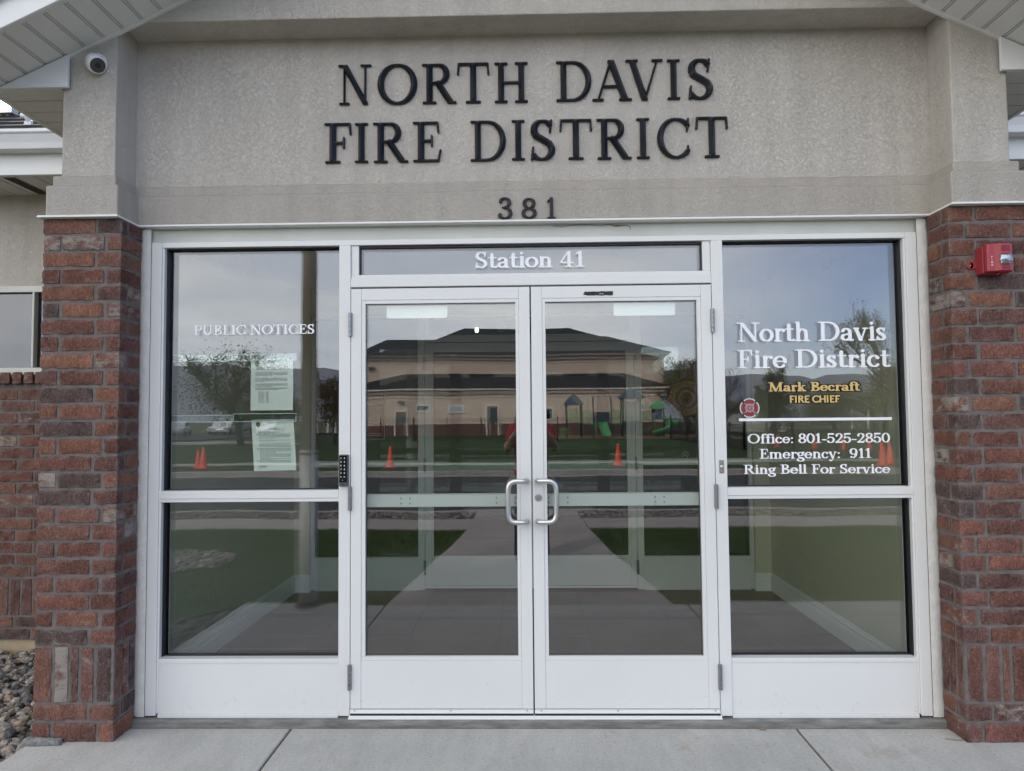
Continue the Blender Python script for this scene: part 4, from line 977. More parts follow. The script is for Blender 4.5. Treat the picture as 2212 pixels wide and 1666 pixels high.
tl = MB(); TT = M('brown floor tile', (.205, .108, .072), .42, var=(3, .25), bump=(40, .1, .002)); GR = M('tile grout', (.17, .13, .11), .8)
y = .12
while y < 2.7:
    x = -2.04
    while x < 2.0: tl.box(x+.002, min(2.03, x+.602), y+.002, min(2.7, y+.602), -.06, .0005); x += .606
    y += .606
tl.box(-2.04, 2.04, .12, 9.5, -.08, -.002, 1); tl.build('tile_floor', [TT, GR], ST)
fr2, two2, sws2, drs2 = storefront(2.62, GLASS_B, True)
drs2[0]['label'] = 'left inner door leaf'; drs2[1]['label'] = 'right inner door leaf'
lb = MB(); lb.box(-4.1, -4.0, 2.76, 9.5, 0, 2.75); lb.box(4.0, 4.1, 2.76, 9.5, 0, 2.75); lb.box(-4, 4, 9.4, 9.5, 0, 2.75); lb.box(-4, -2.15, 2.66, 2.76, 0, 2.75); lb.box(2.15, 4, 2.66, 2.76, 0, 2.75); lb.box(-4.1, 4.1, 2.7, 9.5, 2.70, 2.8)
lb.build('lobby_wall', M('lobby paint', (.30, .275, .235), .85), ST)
lf = MB(); lf.box(-4, 4, 2.70, 9.4, -.05, -.0005); lf.build('lobby_floor', TT, ST)
rc = thing('reception_counter', 'dark reception counter in the unlit lobby behind the inner doors', 'counter', (0.3, 7.2, 0))
c_ = MB(); c_.box(-1.2, 1.8, 7.0, 7.5, 0, 1.02); c_.build('counter_front', M('dark wood', (.06, .038, .025), .5, var=(6, .4), stretch=(.3, 1, 4)), rc, bevel=.005)
c_ = MB(); c_.box(-1.26, 1.86, 6.92, 7.56, 1.02, 1.06); c_.build('counter_top', M('counter laminate', (.11, .10, .095), .35), rc, bevel=.004)
for nm, x, lit in (('lit', -.69, True), ('unlit', -.37, False)):
    t = thing('ceiling_light', 'small glowing ceiling lamp in the lobby' if lit else 'unlit dome light on the lobby ceiling', 'ceiling light', (x, 6.0, 2.75 if lit else 2.70))
    h = MB(); h.lathe([(.0001, 2.63), (.022, 2.64), (.026, 2.67), (.018, 2.71)] if lit else [(.0001, 2.63), (.045, 2.645), (.062, 2.67), (.065, 2.70)], 24, (x, 6.0, 0)); h.build('shade', M('lit shade', (1, .93, .78), .4, emit=5) if lit else M('dull shade', (.45, .44, .42), .3), t, smooth=True)
    h = MB(); h.lathe([(.019, 2.695), (.028, 2.697), (.028, 2.715), (.019, 2.715)] if lit else [(.066, 2.675), (.074, 2.68), (.074, 2.70), (.066, 2.70)], 24, (x, 6.0, 0)); h.build('rim', STEEL, t, smooth=True)

# =================================================================== RAISED LETTERS AND NUMERALS
GRP = 'raised black letters of the name on the stucco'
LET = [('N', -.976, -.804, 3.082, 3.291, 'NORTH, opening the upper line'), ('O', -.773, -.568, 3.079, 3.292, 'NORTH'), ('R', -.545, -.366, 3.080, 3.288, 'NORTH'),
       ('T', -.364, -.198, 3.080, 3.290, 'NORTH'), ('H', -.172, -.001, 3.079, 3.288, 'NORTH'), ('D', .143, .323, 3.080, 3.288, 'DAVIS'), ('A', .326, .529, 3.079, 3.290, 'DAVIS'),
       ('V', .497, .687, 3.078, 3.290, 'DAVIS'), ('I', .708, .774, 3.080, 3.287, 'DAVIS'), ('S', .815, .940, 3.077, 3.289, 'DAVIS, closing the upper line'),
       ('F', -1.047, -.906, 2.779, 2.987, 'FIRE, opening the lower line'), ('I', -.890, -.821, 2.779, 2.985, 'FIRE'), ('R', -.797, -.614, 2.777, 2.985, 'FIRE'), ('E', -.593, -.445, 2.778, 2.986, 'FIRE'),
       ('D', -.297, -.116, 2.777, 2.986, 'DISTRICT'), ('I', -.087, -.019, 2.779, 2.986, 'DISTRICT, next to its D'), ('S', .010, .135, 2.775, 2.987, 'DISTRICT'), ('T', .157, .323, 2.778, 2.986, 'DISTRICT, just after the S'),
       ('R', .345, .522, 2.776, 2.985, 'DISTRICT'), ('I', .547, .614, 2.777, 2.985, 'DISTRICT, next to its C'), ('C', .652, .818, 2.774, 2.984, 'DISTRICT'), ('T', .846, 1.010, 2.777, 2.986, 'DISTRICT, closing the lower line')]
for ch, x0, x1, z0, z1, wd in LET:
    mb = MB(); raised_letter(mb, ch, 'roman', x0, x1, z0, z1, -.001, .012, .020, 1.25)
    o = mb.build('raised_letter', BLACKP); tag(o, 'black chiselled capital %s on the stucco, from the word %s' % (ch, wd), 'letter', GRP)
for ch, x0, x1, z0, z1, wd in (('3', -.159, -.085, 2.463, 2.572, 'curling'), ('8', -.040, .037, 2.464, 2.567, 'scratched'), ('1', .089, .133, 2.463, 2.569, 'narrow')):
    mb = MB(); raised_letter(mb, ch, 'roman', x0, x1, z0+.008, z1+.008, -.027, .010, .002, .6, .022)
    o = mb.build('house_numeral', BLACKP2); tag(o, '%s black metal numeral %s of the street number over the doors' % (wd, ch), 'numeral', 'street number over the doors')

# =================================================================== LETTERING ON THE GLASS
YG = .0565
def vinyl(parent, text, label, x0, x1, zb, cap, style='book', y=YG, mat=None, **k):
    mb = MB(); text_mesh(mb, text, style, x0, x1, zb, cap, y, **k)
    o = mb.build('window_lettering', mat or VINYLW, parent); o['label'] = label; return o
vinyl(two, 'Station 41', 'white serif lettering reading Station 41', -.283, .282, 2.237, .083, y=.0335)
vinyl(sws[0], 'PUBLIC NOTICES', 'white serif lettering reading PUBLIC NOTICES', -1.741, -1.111, 1.912, .049)
vinyl(sws[1], 'North Davis', 'white serif lettering reading North Davis', 1.052, 1.803, 1.846, .098)
vinyl(sws[1], 'Fire District', 'white serif lettering reading Fire District', 1.046, 1.816, 1.711, .093)
vinyl(sws[1], 'Office: 801-525-2850', 'white lettering with the office telephone number', 1.090, 1.803, 1.330, .048)
vinyl(sws[1], 'Emergency:  911', 'white lettering with the emergency number', 1.148, 1.708, 1.253, .049)
vinyl(sws[1], 'Ring Bell For Service', 'white lettering reading Ring Bell For Service', 1.066, 1.798, 1.177, .046)
bar = MB(); bar.box(1.050, 1.815, YG-.0006, YG, 1.4425, 1.4565); o = bar.build('window_lettering', VINYLW, sws[1]); o['label'] = 'white rule line under the name of the chief'
for txt, st_, x0, x1, zb, cap in (('Mark Becraft', 'slab', 1.203, 1.660, 1.592, .046), ('FIRE CHIEF', 'sans', 1.303, 1.557, 1.533, .037)):
    mb = MB(); text_mesh(mb, txt, st_, x0, x1, zb, cap, YG-.0004, m=0, res=.035); text_mesh(mb, txt, st_, x0, x1, zb, cap, YG, m=1, off=.14 if st_ == 'slab' else .16, res=.035)
    o = mb.build('window_lettering', [GOLD, BLACKV], sws[1]); o['label'] = 'gold lettering edged in black reading %s' % txt
# red fire service cross
cx, cz, rr0 = 1.105, 1.509, .046
def cross(mb, sc, m, y):
    for k in range(4):
        a0 = R(90*k); pts = []
        for u, v in ((.10, -.10), (.98, -.55), (.86, -.22), (1.0, 0), (.86, .22), (.98, .55), (.10, .10)):
            pts.append((u, v))
        pts = [(0.0, -.12), (.30, -.17), (.74, -.60), (.93, -.36), (1.0, 0), (.93, .36), (.74, .60), (.30, .17), (0.0, .12)]
        q = [(cx+sc*(u*math.cos(a0)-v*math.sin(a0)), cz+sc*(u*math.sin(a0)+v*math.cos(a0))) for u, v in pts]
        mb.add([(x, y-.00002*k, z) for x, z in q], [tuple(range(len(q)))], m)
mb = MB(); cross(mb, rr0*1.10, 0, YG); cross(mb, rr0*.96, 1, YG-.0004)
def disc(mb, c, r, y, m, n=28): mb.add([(c[0]+r*math.cos(6.28318*i/n), y, c[1]+r*math.sin(6.28318*i/n)) for i in range(n)], [tuple(range(n))], m)
disc(mb, (cx, cz), rr0*.46, YG-.0008, 0); disc(mb, (cx, cz), rr0*.40, YG-.0011, 1); disc(mb, (cx, cz), rr0*.30, YG-.0014, 0); disc(mb, (cx, cz), rr0*.26, YG-.0017, 1)
text_mesh(mb, '41', 'book', cx-.006, cx+.006, cz-.006, .012, YG-.002, 0)
for k in range(4):
    a0 = R(45+90*k); mb.tube([(cx+rr0*.45*math.cos(a0), YG-.001, cz+rr0*.45*math.sin(a0)), (cx+rr0*.80*math.cos(a0), YG-.001, cz+rr0*.80*math.sin(a0))], .0016, 5, 0)
o = mb.build('fire_cross', [M('silver vinyl', (.62, .60, .60), .5), M('red vinyl', (.25, .028, .04), .5)], sws[1]); o['label'] = 'red fire service cross decal with silver edge'
# round seal and no smoking notice on the inner right-hand glass
YI = 2.6765; sc_ = (1.366, 1.633)
mb = MB(); ring = [(.150, 2), (.147, 0), (.122, 1), (.098, 0), (.074, 1), (.052, 0)]
for k, (r, m_) in enumerate(ring): disc(mb, sc_, r, YI-.0004*k, m_, 40)
def onarc(r, a_c, sgn, width):
    def place(u, v):
        rad = r+v if sgn > 0 else r-v; a = a_c+(width/2-u)/r if sgn > 0 else a_c-(width/2-u)/r
        return (sc_[0]+rad*math.cos(a), YI-.0034, sc_[1]+rad*math.sin(a))
    return place
for txt, r, a_c, sg, wd_, cp_, m_ in (('NORTH DAVIS FIRE DISTRICT', .126, R(90), 1, .40, .018, 2), ('CITIZENS FIRST', .143, R(270), -1, .20, .017, 2), ('INTEGRITY', .102, R(155), 1, .11, .015, 2), ('PRIDE', .102, R(75), 1, .06, .015, 0), ('EXCELLENCE', .119, R(265), -1, .13, .015, 0)):
    text_mesh(mb, txt, 'book', 0, wd_, 0, cp_, 0, m_, res=.05, place=onarc(r, a_c, sg, wd_))
text_mesh(mb, 'SAFETY', 'book', sc_[0]-.030, sc_[0]+.030, sc_[1]-.007, .014, YI-.0034, 1, res=.05)
o = mb.build('round_seal', [M('seal brown', (.20, .065, .035), .6), M('seal grey', (.30, .28, .25), .6), M('seal gold', (.75, .50, .10), .4)], sws2[1]); o['label'] = 'round brown and grey seal decal on the inner glass'
mb = MB(); mb.box(1.160, 1.388, YI-.003, YI-.0005, 1.095, 1.178); text_mesh(mb, 'No Smoking', 'sans', 1.168, 1.294, 1.104, .018, YI-.0035, 1, res=.05)
ry = YI-.006
mb.tube([(1.345+.026*math.cos(a*.2618), ry+.002, 1.140+.026*math.sin(a*.2618)) for a in range(25)], .0028, 6, 1, False)
mb.tube([(1.345-.018, ry+.002, 1.158), (1.345+.018, ry+.002, 1.122)], .0024, 6, 1); mb.box(1.329, 1.361, ry+.001, ry+.003, 1.137, 1.143, 1)
o = mb.build('notice_plate', [M('dark plate', (.018, .018, .016), .5), M('plate letters', (.42, .43, .40), .6)], sws2[1]); o['label'] = 'dark plate reading No Smoking with a crossed cigarette'

# =================================================================== THINGS ON THE FRONT
t = thing('security_camera', 'white turret security camera with dark round face on the stucco pier', 'camera', (-2.112, -.186, 3.215))
mb = MB(); mb.lathe([(.0001, 0), (.050, 0), (.050, .012), (.044, .026), (.036, .034), (.0001, .034)], 28, (-2.118, -.186, 3.228), 'y'); mb.build('base', FASCIA, t, smooth=True)
dirn = Vector((.80, -.55, -.72)).normalized(); rot = dirn.to_track_quat('Z', 'Y').to_matrix(); c0 = Vector((-2.118, -.214, 3.222))
def oriented(prof, n=28):
    mb = MB(); mb.lathe(prof, n); mb.v = [tuple(rot @ Vector(p)+c0) for p in mb.v]; return mb
oriented([(.0001, -.040), (.024, -.034), (.040, -.018), (.046, .004), (.0455, .022), (.042, .036), (.036, .0375), (.0001, .0375)]).build('housing', FASCIA, t, smooth=True)
oriented([(.0001, .0376), (.0355, .0376), (.0345, .0400), (.0001, .0402)]).build('face_plate', M('dark camera face', (.045, .047, .055), .35), t)
oriented([(.0001, .0403), (.013, .0403), (.012, .0428), (.007, .0432), (.0001, .0425)]).build('lens', RUBBER, t)
sp = MB(); rr = random.Random(9); base, bf = icosphere(1)
for k in range(16):
    x, z, s_ = -2.058+rr.uniform(-.016, .016), 3.196+rr.uniform(-.014, .014), rr.uniform(.002, .006); sp.add([(x+v.x*s_, -.187+v.y*s_*.5, z+v.z*s_) for v in base], bf)
o = sp.build('sealant_blob', CAULK, smooth=True); tag(o, 'crumbly patch of pale sealant beside the security camera', 'sealant')

RED = M('alarm red', (.36, .040, .055), .42, var=(8, .1)); RED2 = M('alarm red darker moulding', (.29, .030, .042), .48)
t = thing('fire_alarm', 'red fire alarm horn strobe with clear lens, mounted on the brick pillar', 'fire alarm', (2.17, -.19, 2.185))
mb = MB(); mb.box(2.108, 2.232, -.243, -.186, 2.122, 2.250); mb.build('back_box', RED2, t, bevel=.004)
mb = MB()
prof = [(2.112, -.246), (2.112, -.268), (2.120, -.272), (2.144, -.272), (2.152, -.276), (2.158, -.284), (2.166, -.287), (2.205, -.287), (2.212, -.284), (2.216, -.272), (2.230, -.268), (2.230, -.246)]
mb.prism_z([(x, y) for x, y in prof], 2.126, 2.253); fp = mb.build('cover', RED, t, bevel=.003)
mb = MB()
for k in range(6): mb.box(2.166, 2.206, -.2888, -.2872, 2.218+k*.0047, 2.2202+k*.0047)
for k in range(3): mb.box(2.166, 2.206, -.2888, -.2872, 2.133+k*.0047, 2.1352+k*.0047)
mb.box(2.138, 2.152, -.262, -.25, 2.253, 2.2575); mb.box(2.176, 2.188, -.262, -.25, 2.253, 2.2575); mb.box(2.165, 2.180, -.25, -.235, 2.114, 2.122)
mb.build('sound_louvre', RED2, t, bevel=.0006)
mb = MB(); LZ = 2.179
vs = []; n = 16
for i in range(5):
    q = i/4
    for j in range(n):
        a = 2*math.pi*j/n; ex = math.copysign(abs(math.cos(a))**.6, math.cos(a)); ez = math.copysign(abs(math.sin(a))**.6, math.sin(a))
        k = math.cos(q*1.35); vs.append((2.184+.031*ex*k, -.286-.024*math.sin(q*1.35), LZ+.028*ez*k))
fs = [(i*n+j, i*n+(j+1) % n, (i+1)*n+(j+1) % n, (i+1)*n+j) for i in range(4) for j in range(n)]+[tuple(4*n+j for j in range(n))]
mb.add(vs, fs); lens = mb.build('strobe_lens', glass_mat('clear lens plastic', .16, (.84, .88, .86), 0, .08), t, smooth=True)
mb = MB(); mb.box(2.162, 2.206, -.2885, -.2872, 2.160, 2.198); mb.prism_x([(-.2886, 2.162), (-.299, 2.162), (-.2886, 2.174)], 2.166, 2.202)
mb.tube([(2.170, -.2985, 2.180), (2.198, -.2985, 2.180)], .003, 8); mb.build('reflector', M('silvered reflector', (.55, .57, .55), .25, .9), t)
mb = MB(); 
for k, ch in enumerate('FIRE'): text_mesh(mb, ch, 'sans', 2.1275 if ch != 'I' else 2.130, 2.1365 if ch != 'I' else 2.1335, 2.1885-k*.0125, .0085, -.2727, res=.05)
mb.build('fire_lettering', M('alarm white print', (.75, .68, .68), .5), t)
mb = MB(); mb.lathe([(.0001, 0), (.017, 0), (.017, .007), (.0001, .007)], 20, (2.080, -.186, 2.170), 'y'); mb.box(2.080, 2.110, -.193, -.186, 2.1535, 2.1865); mb.build('mounting_tab', RED2, t, bevel=.0015)
mb = MB(); mb.lathe([(.0001, 0), (.0045, 0), (.004, .002), (.0001, .0022)], 12, (2.082, -.193, 2.170), 'y'); mb.build('screw', CHROME, t)

t = thing('keypad', 'slim black access keypad with white digits on the door post', 'keypad', (-.940, -.001, 1.213))
mb = MB(); mb.box(-.9645, -.9175, -.021, -.0015, 1.134, 1.293); mb.build('housing', M('keypad grey', (.075, .075, .08), .4), t, bevel=.005)
mb = MB(); mb.box(-.9625, -.9225, -.0245, -.0205, 1.155, 1.290); mb.build('touch_panel', M('gloss black panel', (.006, .006, .008), .12), t, bevel=.003)
mb = MB()
for k, ch in enumerate('1234567890'):
    x = -.953 if k % 2 == 0 else -.9355; z = 1.2715-(k//2)*.0185
    text_mesh(mb, ch, 'sans', x-.0025, x+.0025, z, .0078, -.0249, res=.06)
for x in (-.953, -.9355): mb.box(x-.003, x+.003, -.0254, -.0248, 1.1805, 1.1850)
mb.box(-.946, -.943, -.0254, -.0248, 1.165, 1.168); mb.build('digit', M('keypad white', (.62, .64, .66), .5), t)
mb = MB(); mb.box(-.950, -.944, -.0216, -.0212, 1.143, 1.149); mb.box(-.942, -.936, -.0216, -.0212, 1.143, 1.147); mb.build('emblem', RUBBER, t)
t = thing('doorbell', 'small brushed metal doorbell plate on the right door post', 'doorbell', (.942, -.001, 1.218))
mb = MB(); mb.box(.9302, .9538, -.0035, -.0012, 1.186, 1.251); mb.build('plate', M('bell plate', (.36, .33, .30), .45, .8, var=(90, .2)), t, bevel=.001)
mb = MB(); mb.lathe([(.0001, 0), (.0085, 0), (.0085, .003), (.006, .0045), (.0001, .005)], 20, (.942, -.0035, 1.218), 'y'); mb.build('button', STEEL, t, smooth=True)
mb = MB()
for z in (1.1935, 1.2435): mb.lathe([(.0001, 0), (.0042, 0), (.0035, .0018), (.0001, .002)], 12, (.942, -.0035, z), 'y')
mb.build('screw', CHROME, t)

# public notices hung behind the left side window
ACR = glass_mat('clear acrylic', .10, (.90, .95, .95), 0); ACE = M('acrylic edge', (.62, .74, .74), .25)
PAPER = M('white paper', (.80, .82, .79), .8, var=(2, .03)); INK = M('printed ink', (.07, .08, .08), .8); INK2 = M('faded ink', (.20, .21, .20), .8)
yv = .0905
for k, (x0, x1, z0, z1, wd) in enumerate(((-1.876, -1.549, 1.778, 1.808, 'upper holder near the brick pillar'), (-1.543, -1.214, 1.778, 1.811, 'upper holder gripping a notice'), (-1.876, -1.549, 1.462, 1.495, 'lower holder near the brick pillar'), (-1.543, -1.215, 1.462, 1.501, 'lower holder gripping a notice'))):
    mb = MB(); mb.box(x0, x1, yv, yv+.004, z0, z1); a = mb.build('paper_holder', ACR); tag(a, 'clear acrylic strip behind the left side window, %s' % wd, 'paper holder', 'clear acrylic notice holders')
    e = MB(); e.box(x0, x1, yv-.002, yv+.014, z1, z1+.003); e.box(x0, x0+.0025, yv-.002, yv, z0, z1); e.box(x1-.0025, x1, yv-.002, yv, z0, z1); e.box(x0, x1, yv-.002, yv, z0-.001, z0+.0015)
    e.build('edge', ACE, a)
def notice(x0, x1, z0, z1, skew, kind, label):
    mb = MB(); W_, H_ = x1-x0, z1-z0; y0 = yv+.0055; rr = random.Random(len(label))
    n = 10; vs = []
    for i in range(n+1):
        q = i/n; xx = skew*(1-q); yy = y0+.004*math.sin(q*3.1)*(1-q)
        vs += [(x0+xx, yy, z0+H_*q), (x1+xx, yy+.001, z0+H_*q+skew*.1)]
    fs = [(2*i, 2*i+1, 2*i+3, 2*i+2) for i in range(n)]
    mb.add(vs, fs, 0); mb.add([(a, b_+.0006, c) for a, b_, c in vs], [f[::-1] for f in fs], 0)
    o = mb.build('notice_paper', PAPER); tag(o, label, 'notice', 'notices in the left side window')
    ln = MB()
    def P(u, v): q = v; return (x0+skew*(1-q)+u*W_, y0+.004*math.sin(q*3.1)*(1-q)-.0008, z0+H_*v+skew*.1*u)
    def strip(u0, u1, v, h, m): ln.add([P(u0, v), P(u1, v), P(u1, v+h), P(u0, v+h)], [(0, 1, 2, 3)], m)
    def words(u0, u1, v, h, m):
        u = u0
        while u < u1-.015: e = min(u1, u+rr.uniform(.02, .085)); strip(u, e, v, h, m); u = e+.012
    hh = .0062
    cr = [(.14, .955), (.10, .925), (.11, .88), (.155, .845), (.20, .88), (.21, .925), (.17, .955)]
    for u0, u1, v in ((.40, .58, .955), (.38, .60, .943), (.36, .60, .931), (.40, .56, .919)): words(u0, u1, v, hh, 0)
    if kind == 1:
        for blk, rows in ((.835, 4), (.735, 5), (.62, 5), (.51, 4), (.43, 3)):
            for r_ in range(rows): words(.11, .88 if r_ < rows-1 else rr.uniform(.3, .7), blk-r_*.0165, hh, 0 if blk == .43 else 1)
        for r_ in range(11): words(.18, .33, .355-r_*.0205, hh, 1); words(.36, .43, .355-r_*.0205, hh, 0)
    else:
        for u0, u1, v in ((.45, .60, .83), (.40, .64, .815), (.36, .70, .80)): words(u0, u1, v, hh, 0)
        v = .765
        while v > .14:
            q = rr.random(); u0 = .10 if q < .3 else .16
            words(u0, .9 if q < .7 else rr.uniform(.4, .7), v, hh, 0 if rr.random() < .12 else 1); v -= .0185 if rr.random() < .8 else .032
        words(.1, .38, .095, hh, 1); words(.14, .30, .072, .016, 1); words(.1, .32, .055, hh, 1)
    ln.build('printing', [INK, INK2], o)
    c = MB(); c.add([(P(u, v)[0], P(u, v)[1]-.0003, P(u, v)[2]) for u, v in cr[::-1]], [tuple(range(7))], 0); c.add([(lambda p: (p[0], p[1]-.0006, p[2]))(P(.155+(u-.155)*.55, .90+(v-.90)*.55)) for u, v in cr[::-1]], [tuple(range(7))], 1)
    c.build('crest', [INK, M('crest brown', (.28, .13, .06), .7)] if kind == 2 else [INK, INK2], o)
notice(-1.457, -1.236, 1.520, 1.788, 0, 1, 'white notice of dense paragraphs with a list of dates, upper in the side window')
notice(-1.452, -1.232, 1.207, 1.472, .016, 2, 'white notice of numbered lines hanging askew, lower in the side window')
# notice board on the inner left glass
t = thing('poster', 'dark poster with white border about emergency calls on the inner glass', 'poster', (-1.39, YI, 1.5))
mb = MB(); mb.box(-1.512, -1.270, YI-.003, YI-.0005, 1.295, 1.727); mb.build('border', M('poster border', (.45, .40, .34), .6), t)
mb = MB(); mb.box(-1.506, -1.276, YI-.0036, YI-.0031, 1.301, 1.721); mb.build('panel', M('poster panel', (.060, .038, .030), .6, var=(9, .4)), t)
mb = MB()
for txt, z, cp_, a, b_ in (('NORTH DAVIS', 1.692, .021, -1.50, -1.285), ('FIRE DISTRICT', 1.657, .021, -1.50, -1.285), ('EMERGENCY 9-1-1', 1.608, .022, -1.50, -1.285)): text_mesh(mb, txt, 'sans', a, b_, z, cp_, YI-.0040, res=.06)
for z in (1.345, 1.328): mb.box(-1.49, -1.30, YI-.0042, YI-.0037, z, z+.006)
mb.build('poster_lettering', M('poster print', (.40, .36, .32), .6), t)
mb = MB(); mb.box(-1.45, -1.30, YI-.0045, YI-.0037, 1.44, 1.585); mb.box(-1.45, -1.30, YI-.0043, YI-.0037, 1.365, 1.43, 1); mb.build('picture', [M('poster picture', (.20, .21, .20), .6, var=(30, .5)), M('poster red', (.22, .03, .02), .6, var=(20, .5))], t)

# flagpole standing at the edge of the pavement
t = thing('flagpole', 'satin metal flagpole with a thicker ground sleeve at the edge of the pavement', 'flagpole', (-1.835, -2.2, -.04))
mb = MB(); mb.tube([(-1.835, -2.2, 1.2), (-1.835, -2.2, 9.0)], [.066, .045], 24); mb.build('shaft', M('satin pole', (.84, .70, .56), .36, .15, var=(6, .12), stretch=(1, 1, .2)), t, smooth=True)
mb = MB(); mb.tube([(-1.835, -2.2, -.09), (-1.835, -2.2, 1.21)], .0725, 24); mb.tube([(-1.835, -2.2, 1.19), (-1.835, -2.2, 1.22)], .075, 24); mb.build('sleeve', M('grey pole sleeve', (.62, .60, .58), .5, .1, var=(5, .15)), t, smooth=True)  # grey colour stands in for the building's shadow on the lower pole
mb = MB(); mb.lathe([(.0001, -.02), (.115, -.02), (.115, -.034+.0), (.08, -.026+.04), (.0001, .02)], 24, (-1.835, -2.2, -.02)); mb.build('base_collar', M('dark collar', (.10, .095, .09), .6), t, smooth=True)

# grit and bits blown onto the pavement
gr_ = MB(); rr = random.Random(31); base, bf = icosphere(1)
for k in range(260):
    x, y = rr.uniform(-2.3, 3.2), -.04-abs(rr.gauss(0, .28)); y = max(y, -2.2); s_ = rr.uniform(.0012, .0032)
    q = rr.choice([(.30, .28, .25), (.16, .15, .14), (.42, .38, .32), (.22, .15, .09)]); gr_.col(q); gr_.add([(x+v.x*s_, y+v.y*s_, -.0395+abs(v.z)*s_*.7) for v in base], bf)
o = gr_.build('grit', ROCK); tag(o, 'scattered grit and crumbs on the concrete in front of the doors', 'grit', kind='stuff')
tw_ = MB(); tw_.tube([(1.905, -.155, -.036), (1.935, -.168, -.035), (1.972, -.172, -.036)], .0016, 5); o = tw_.build('dry_twig', M('dry twig', (.24, .16, .08), .8)); tag(o, 'short dry twig lying on the concrete', 'twig')
lf_ = MB(); lf_.add([(1.075, -.05, -.037), (1.09, -.062, -.034), (1.112, -.058, -.037), (1.10, -.045, -.033)], [(0, 1, 2, 3)]); lf_.add([(1.075, -.05, -.0375), (1.09, -.062, -.0345), (1.112, -.058, -.0375), (1.10, -.045, -.0335)], [(3, 2, 1, 0)])
o = lf_.build('dry_leaf', M('dry leaf', (.34, .22, .10), .8)); tag(o, 'small curled dry leaf on the concrete by the sill', 'leaf')

# =================================================================== ACROSS THE ROAD (seen mirrored in the glass)
SIDING = M('beige siding', (.66, .51, .395), .85, var=(.5, .05)); SIDING2 = M('tan siding', (.38, .265, .19), .85); TRIMB = M('pale trim', (.78, .64, .54), .7)
ROOFB = M('charcoal roof', (.022, .023, .026), .85, var=(8, .3)); WAIN = M('red brick base', (.17, .085, .07), .9, var=(14, .4), stretch=(1, 1, 3)); DOORG = M('blue grey door', (.055, .065, .075), .5)
WTRIM = M('white window trim', (.72, .70, .66), .6); WGL = glass_mat('school glass', .3, (.06, .08, .07), 0)
SC = thing('school_building', 'two storey beige school with charcoal hip roofs and brick base across the road', 'building', (-2, -70, 0))
Z0 = .0
m = MB(); m.box(-16.2, 11.9, -80, -60, Z0+1.05, 3.5); m.build('lower_wall', SIDING, SC)
m = MB(); m.box(-16.25, 11.95, -80, -59.96, Z0-.3, 1.06); m.build('brick_base', WAIN, SC)
m = MB()
for k, (z0, z1, d, mi) in enumerate(((3.40, 3.58, .06, 0), (3.58, 3.72, .10, 1), (3.72, 3.95, .16, 0), (3.95, 4.05, .30, 1), (4.05, 4.22, .50, 0))): m.box(-16.2-d, 11.9+d, -62.9, -60+d, z0, z1, mi)
m.build('lower_cornice', [TRIMB, SIDING2], SC)
m = MB(); a = [(-16.75, -59.45, 4.22), (12.45, -59.45, 4.22), (8.9, -63.05, 5.75), (-11.5, -63.05, 5.75), (12.45, -63.05, 4.22), (-16.75, -63.05, 4.22)]
m.add(a, [(0, 1, 2, 3), (1, 4, 2), (5, 0, 3), (0, 5, 4, 1)]); m.build('lower_roof', ROOFB, SC)
m = MB(); m.box(-15.6, 12.5, -86, -63, 3.9, 7.0); m.build('upper_wall', SIDING, SC)
m = MB()
for z0, z1, d, mi in ((6.75, 6.9, .06, 0), (6.9, 7.02, .10, 1), (7.02, 7.22, .18, 0), (7.22, 7.32, .34, 1), (7.32, 7.48, .55, 0)): m.box(-15.6-d, 12.5+d, -86, -63+d, z0, z1, mi)
m.build('upper_cornice', [TRIMB, SIDING2], SC)
m = MB()
a = [(-16.3, -62.3, 7.48), (13.2, -62.3, 7.48), (13.2, -86, 7.48), (-16.3, -86, 7.48), (-14.4, -69.5, 9.75), (8.0, -69.5, 9.75), (8.0, -79, 9.75), (-14.4, -79, 9.75)]
m.add(a, [(0, 1, 5, 4), (1, 2, 6, 5), (2, 3, 7, 6), (3, 0, 4, 7), (4, 5, 6, 7), (3, 2, 1, 0)])
a = [(-11.0, -65.6, 8.55), (9.4, -65.6, 8.55), (9.4, -84, 8.55), (-11.0, -84, 8.55), (-6.6, -72, 11.15), (4.4, -72, 11.15), (4.4, -77, 11.15), (-6.6, -77, 11.15)]
m.add(a, [(0, 1, 5, 4), (1, 2, 6, 5), (2, 3, 7, 6), (3, 0, 4, 7), (4, 5, 6, 7)])
m.build('upper_roof', ROOFB, SC)
def school_opening(x0, x1, z0, z1, kind):
    f = MB(); tr = .16
    f.box(x0-tr, x1+tr, -59.93, -60.02, z1, z1+tr+.02); f.box(x0-tr, x0, -59.93, -60.02, z0, z1); f.box(x1, x1+tr, -59.93, -60.02, z0, z1)
    if kind == 'window': f.box(x0-tr, x1+tr, -59.93, -60.02, z0-tr, z0)
    o = f.build(kind, WTRIM if kind == 'window' else TRIMB, SC)
    p = MB(); p.box(x0, x1, -59.97, -60.03, z0, z1); p.build('pane' if kind == 'window' else 'door_leaf', WGL if kind == 'window' else DOORG, o)
    if kind == 'door': h = MB(); h.box(x1-.18, x1-.08, -59.9, -59.97, 1.0, 1.15); h.build('handle', STEEL, o)
for q in ((-9.75, -8.75, 2.27, 2.68), (-6.85, -5.75, 2.24, 2.66), (1.35, 2.1, 1.55, 2.35), (9.2, 10.2, 2.2, 2.65), (-15.4, -14.4, 1.6, 2.6)): school_opening(*q, 'window')
for q in ((-11.7, -10.75, .05, 2.15), (-3.55, -2.65, .05, 2.6)): school_opening(*q, 'door')
m = MB(); m.box(11.86, 11.96, -59.9, -60.0, .3, 3.45); m.box(12.5, 12.62, -62.9, -63.0, 4.3, 6.8); m.build('downpipe', TRIMB, SC)
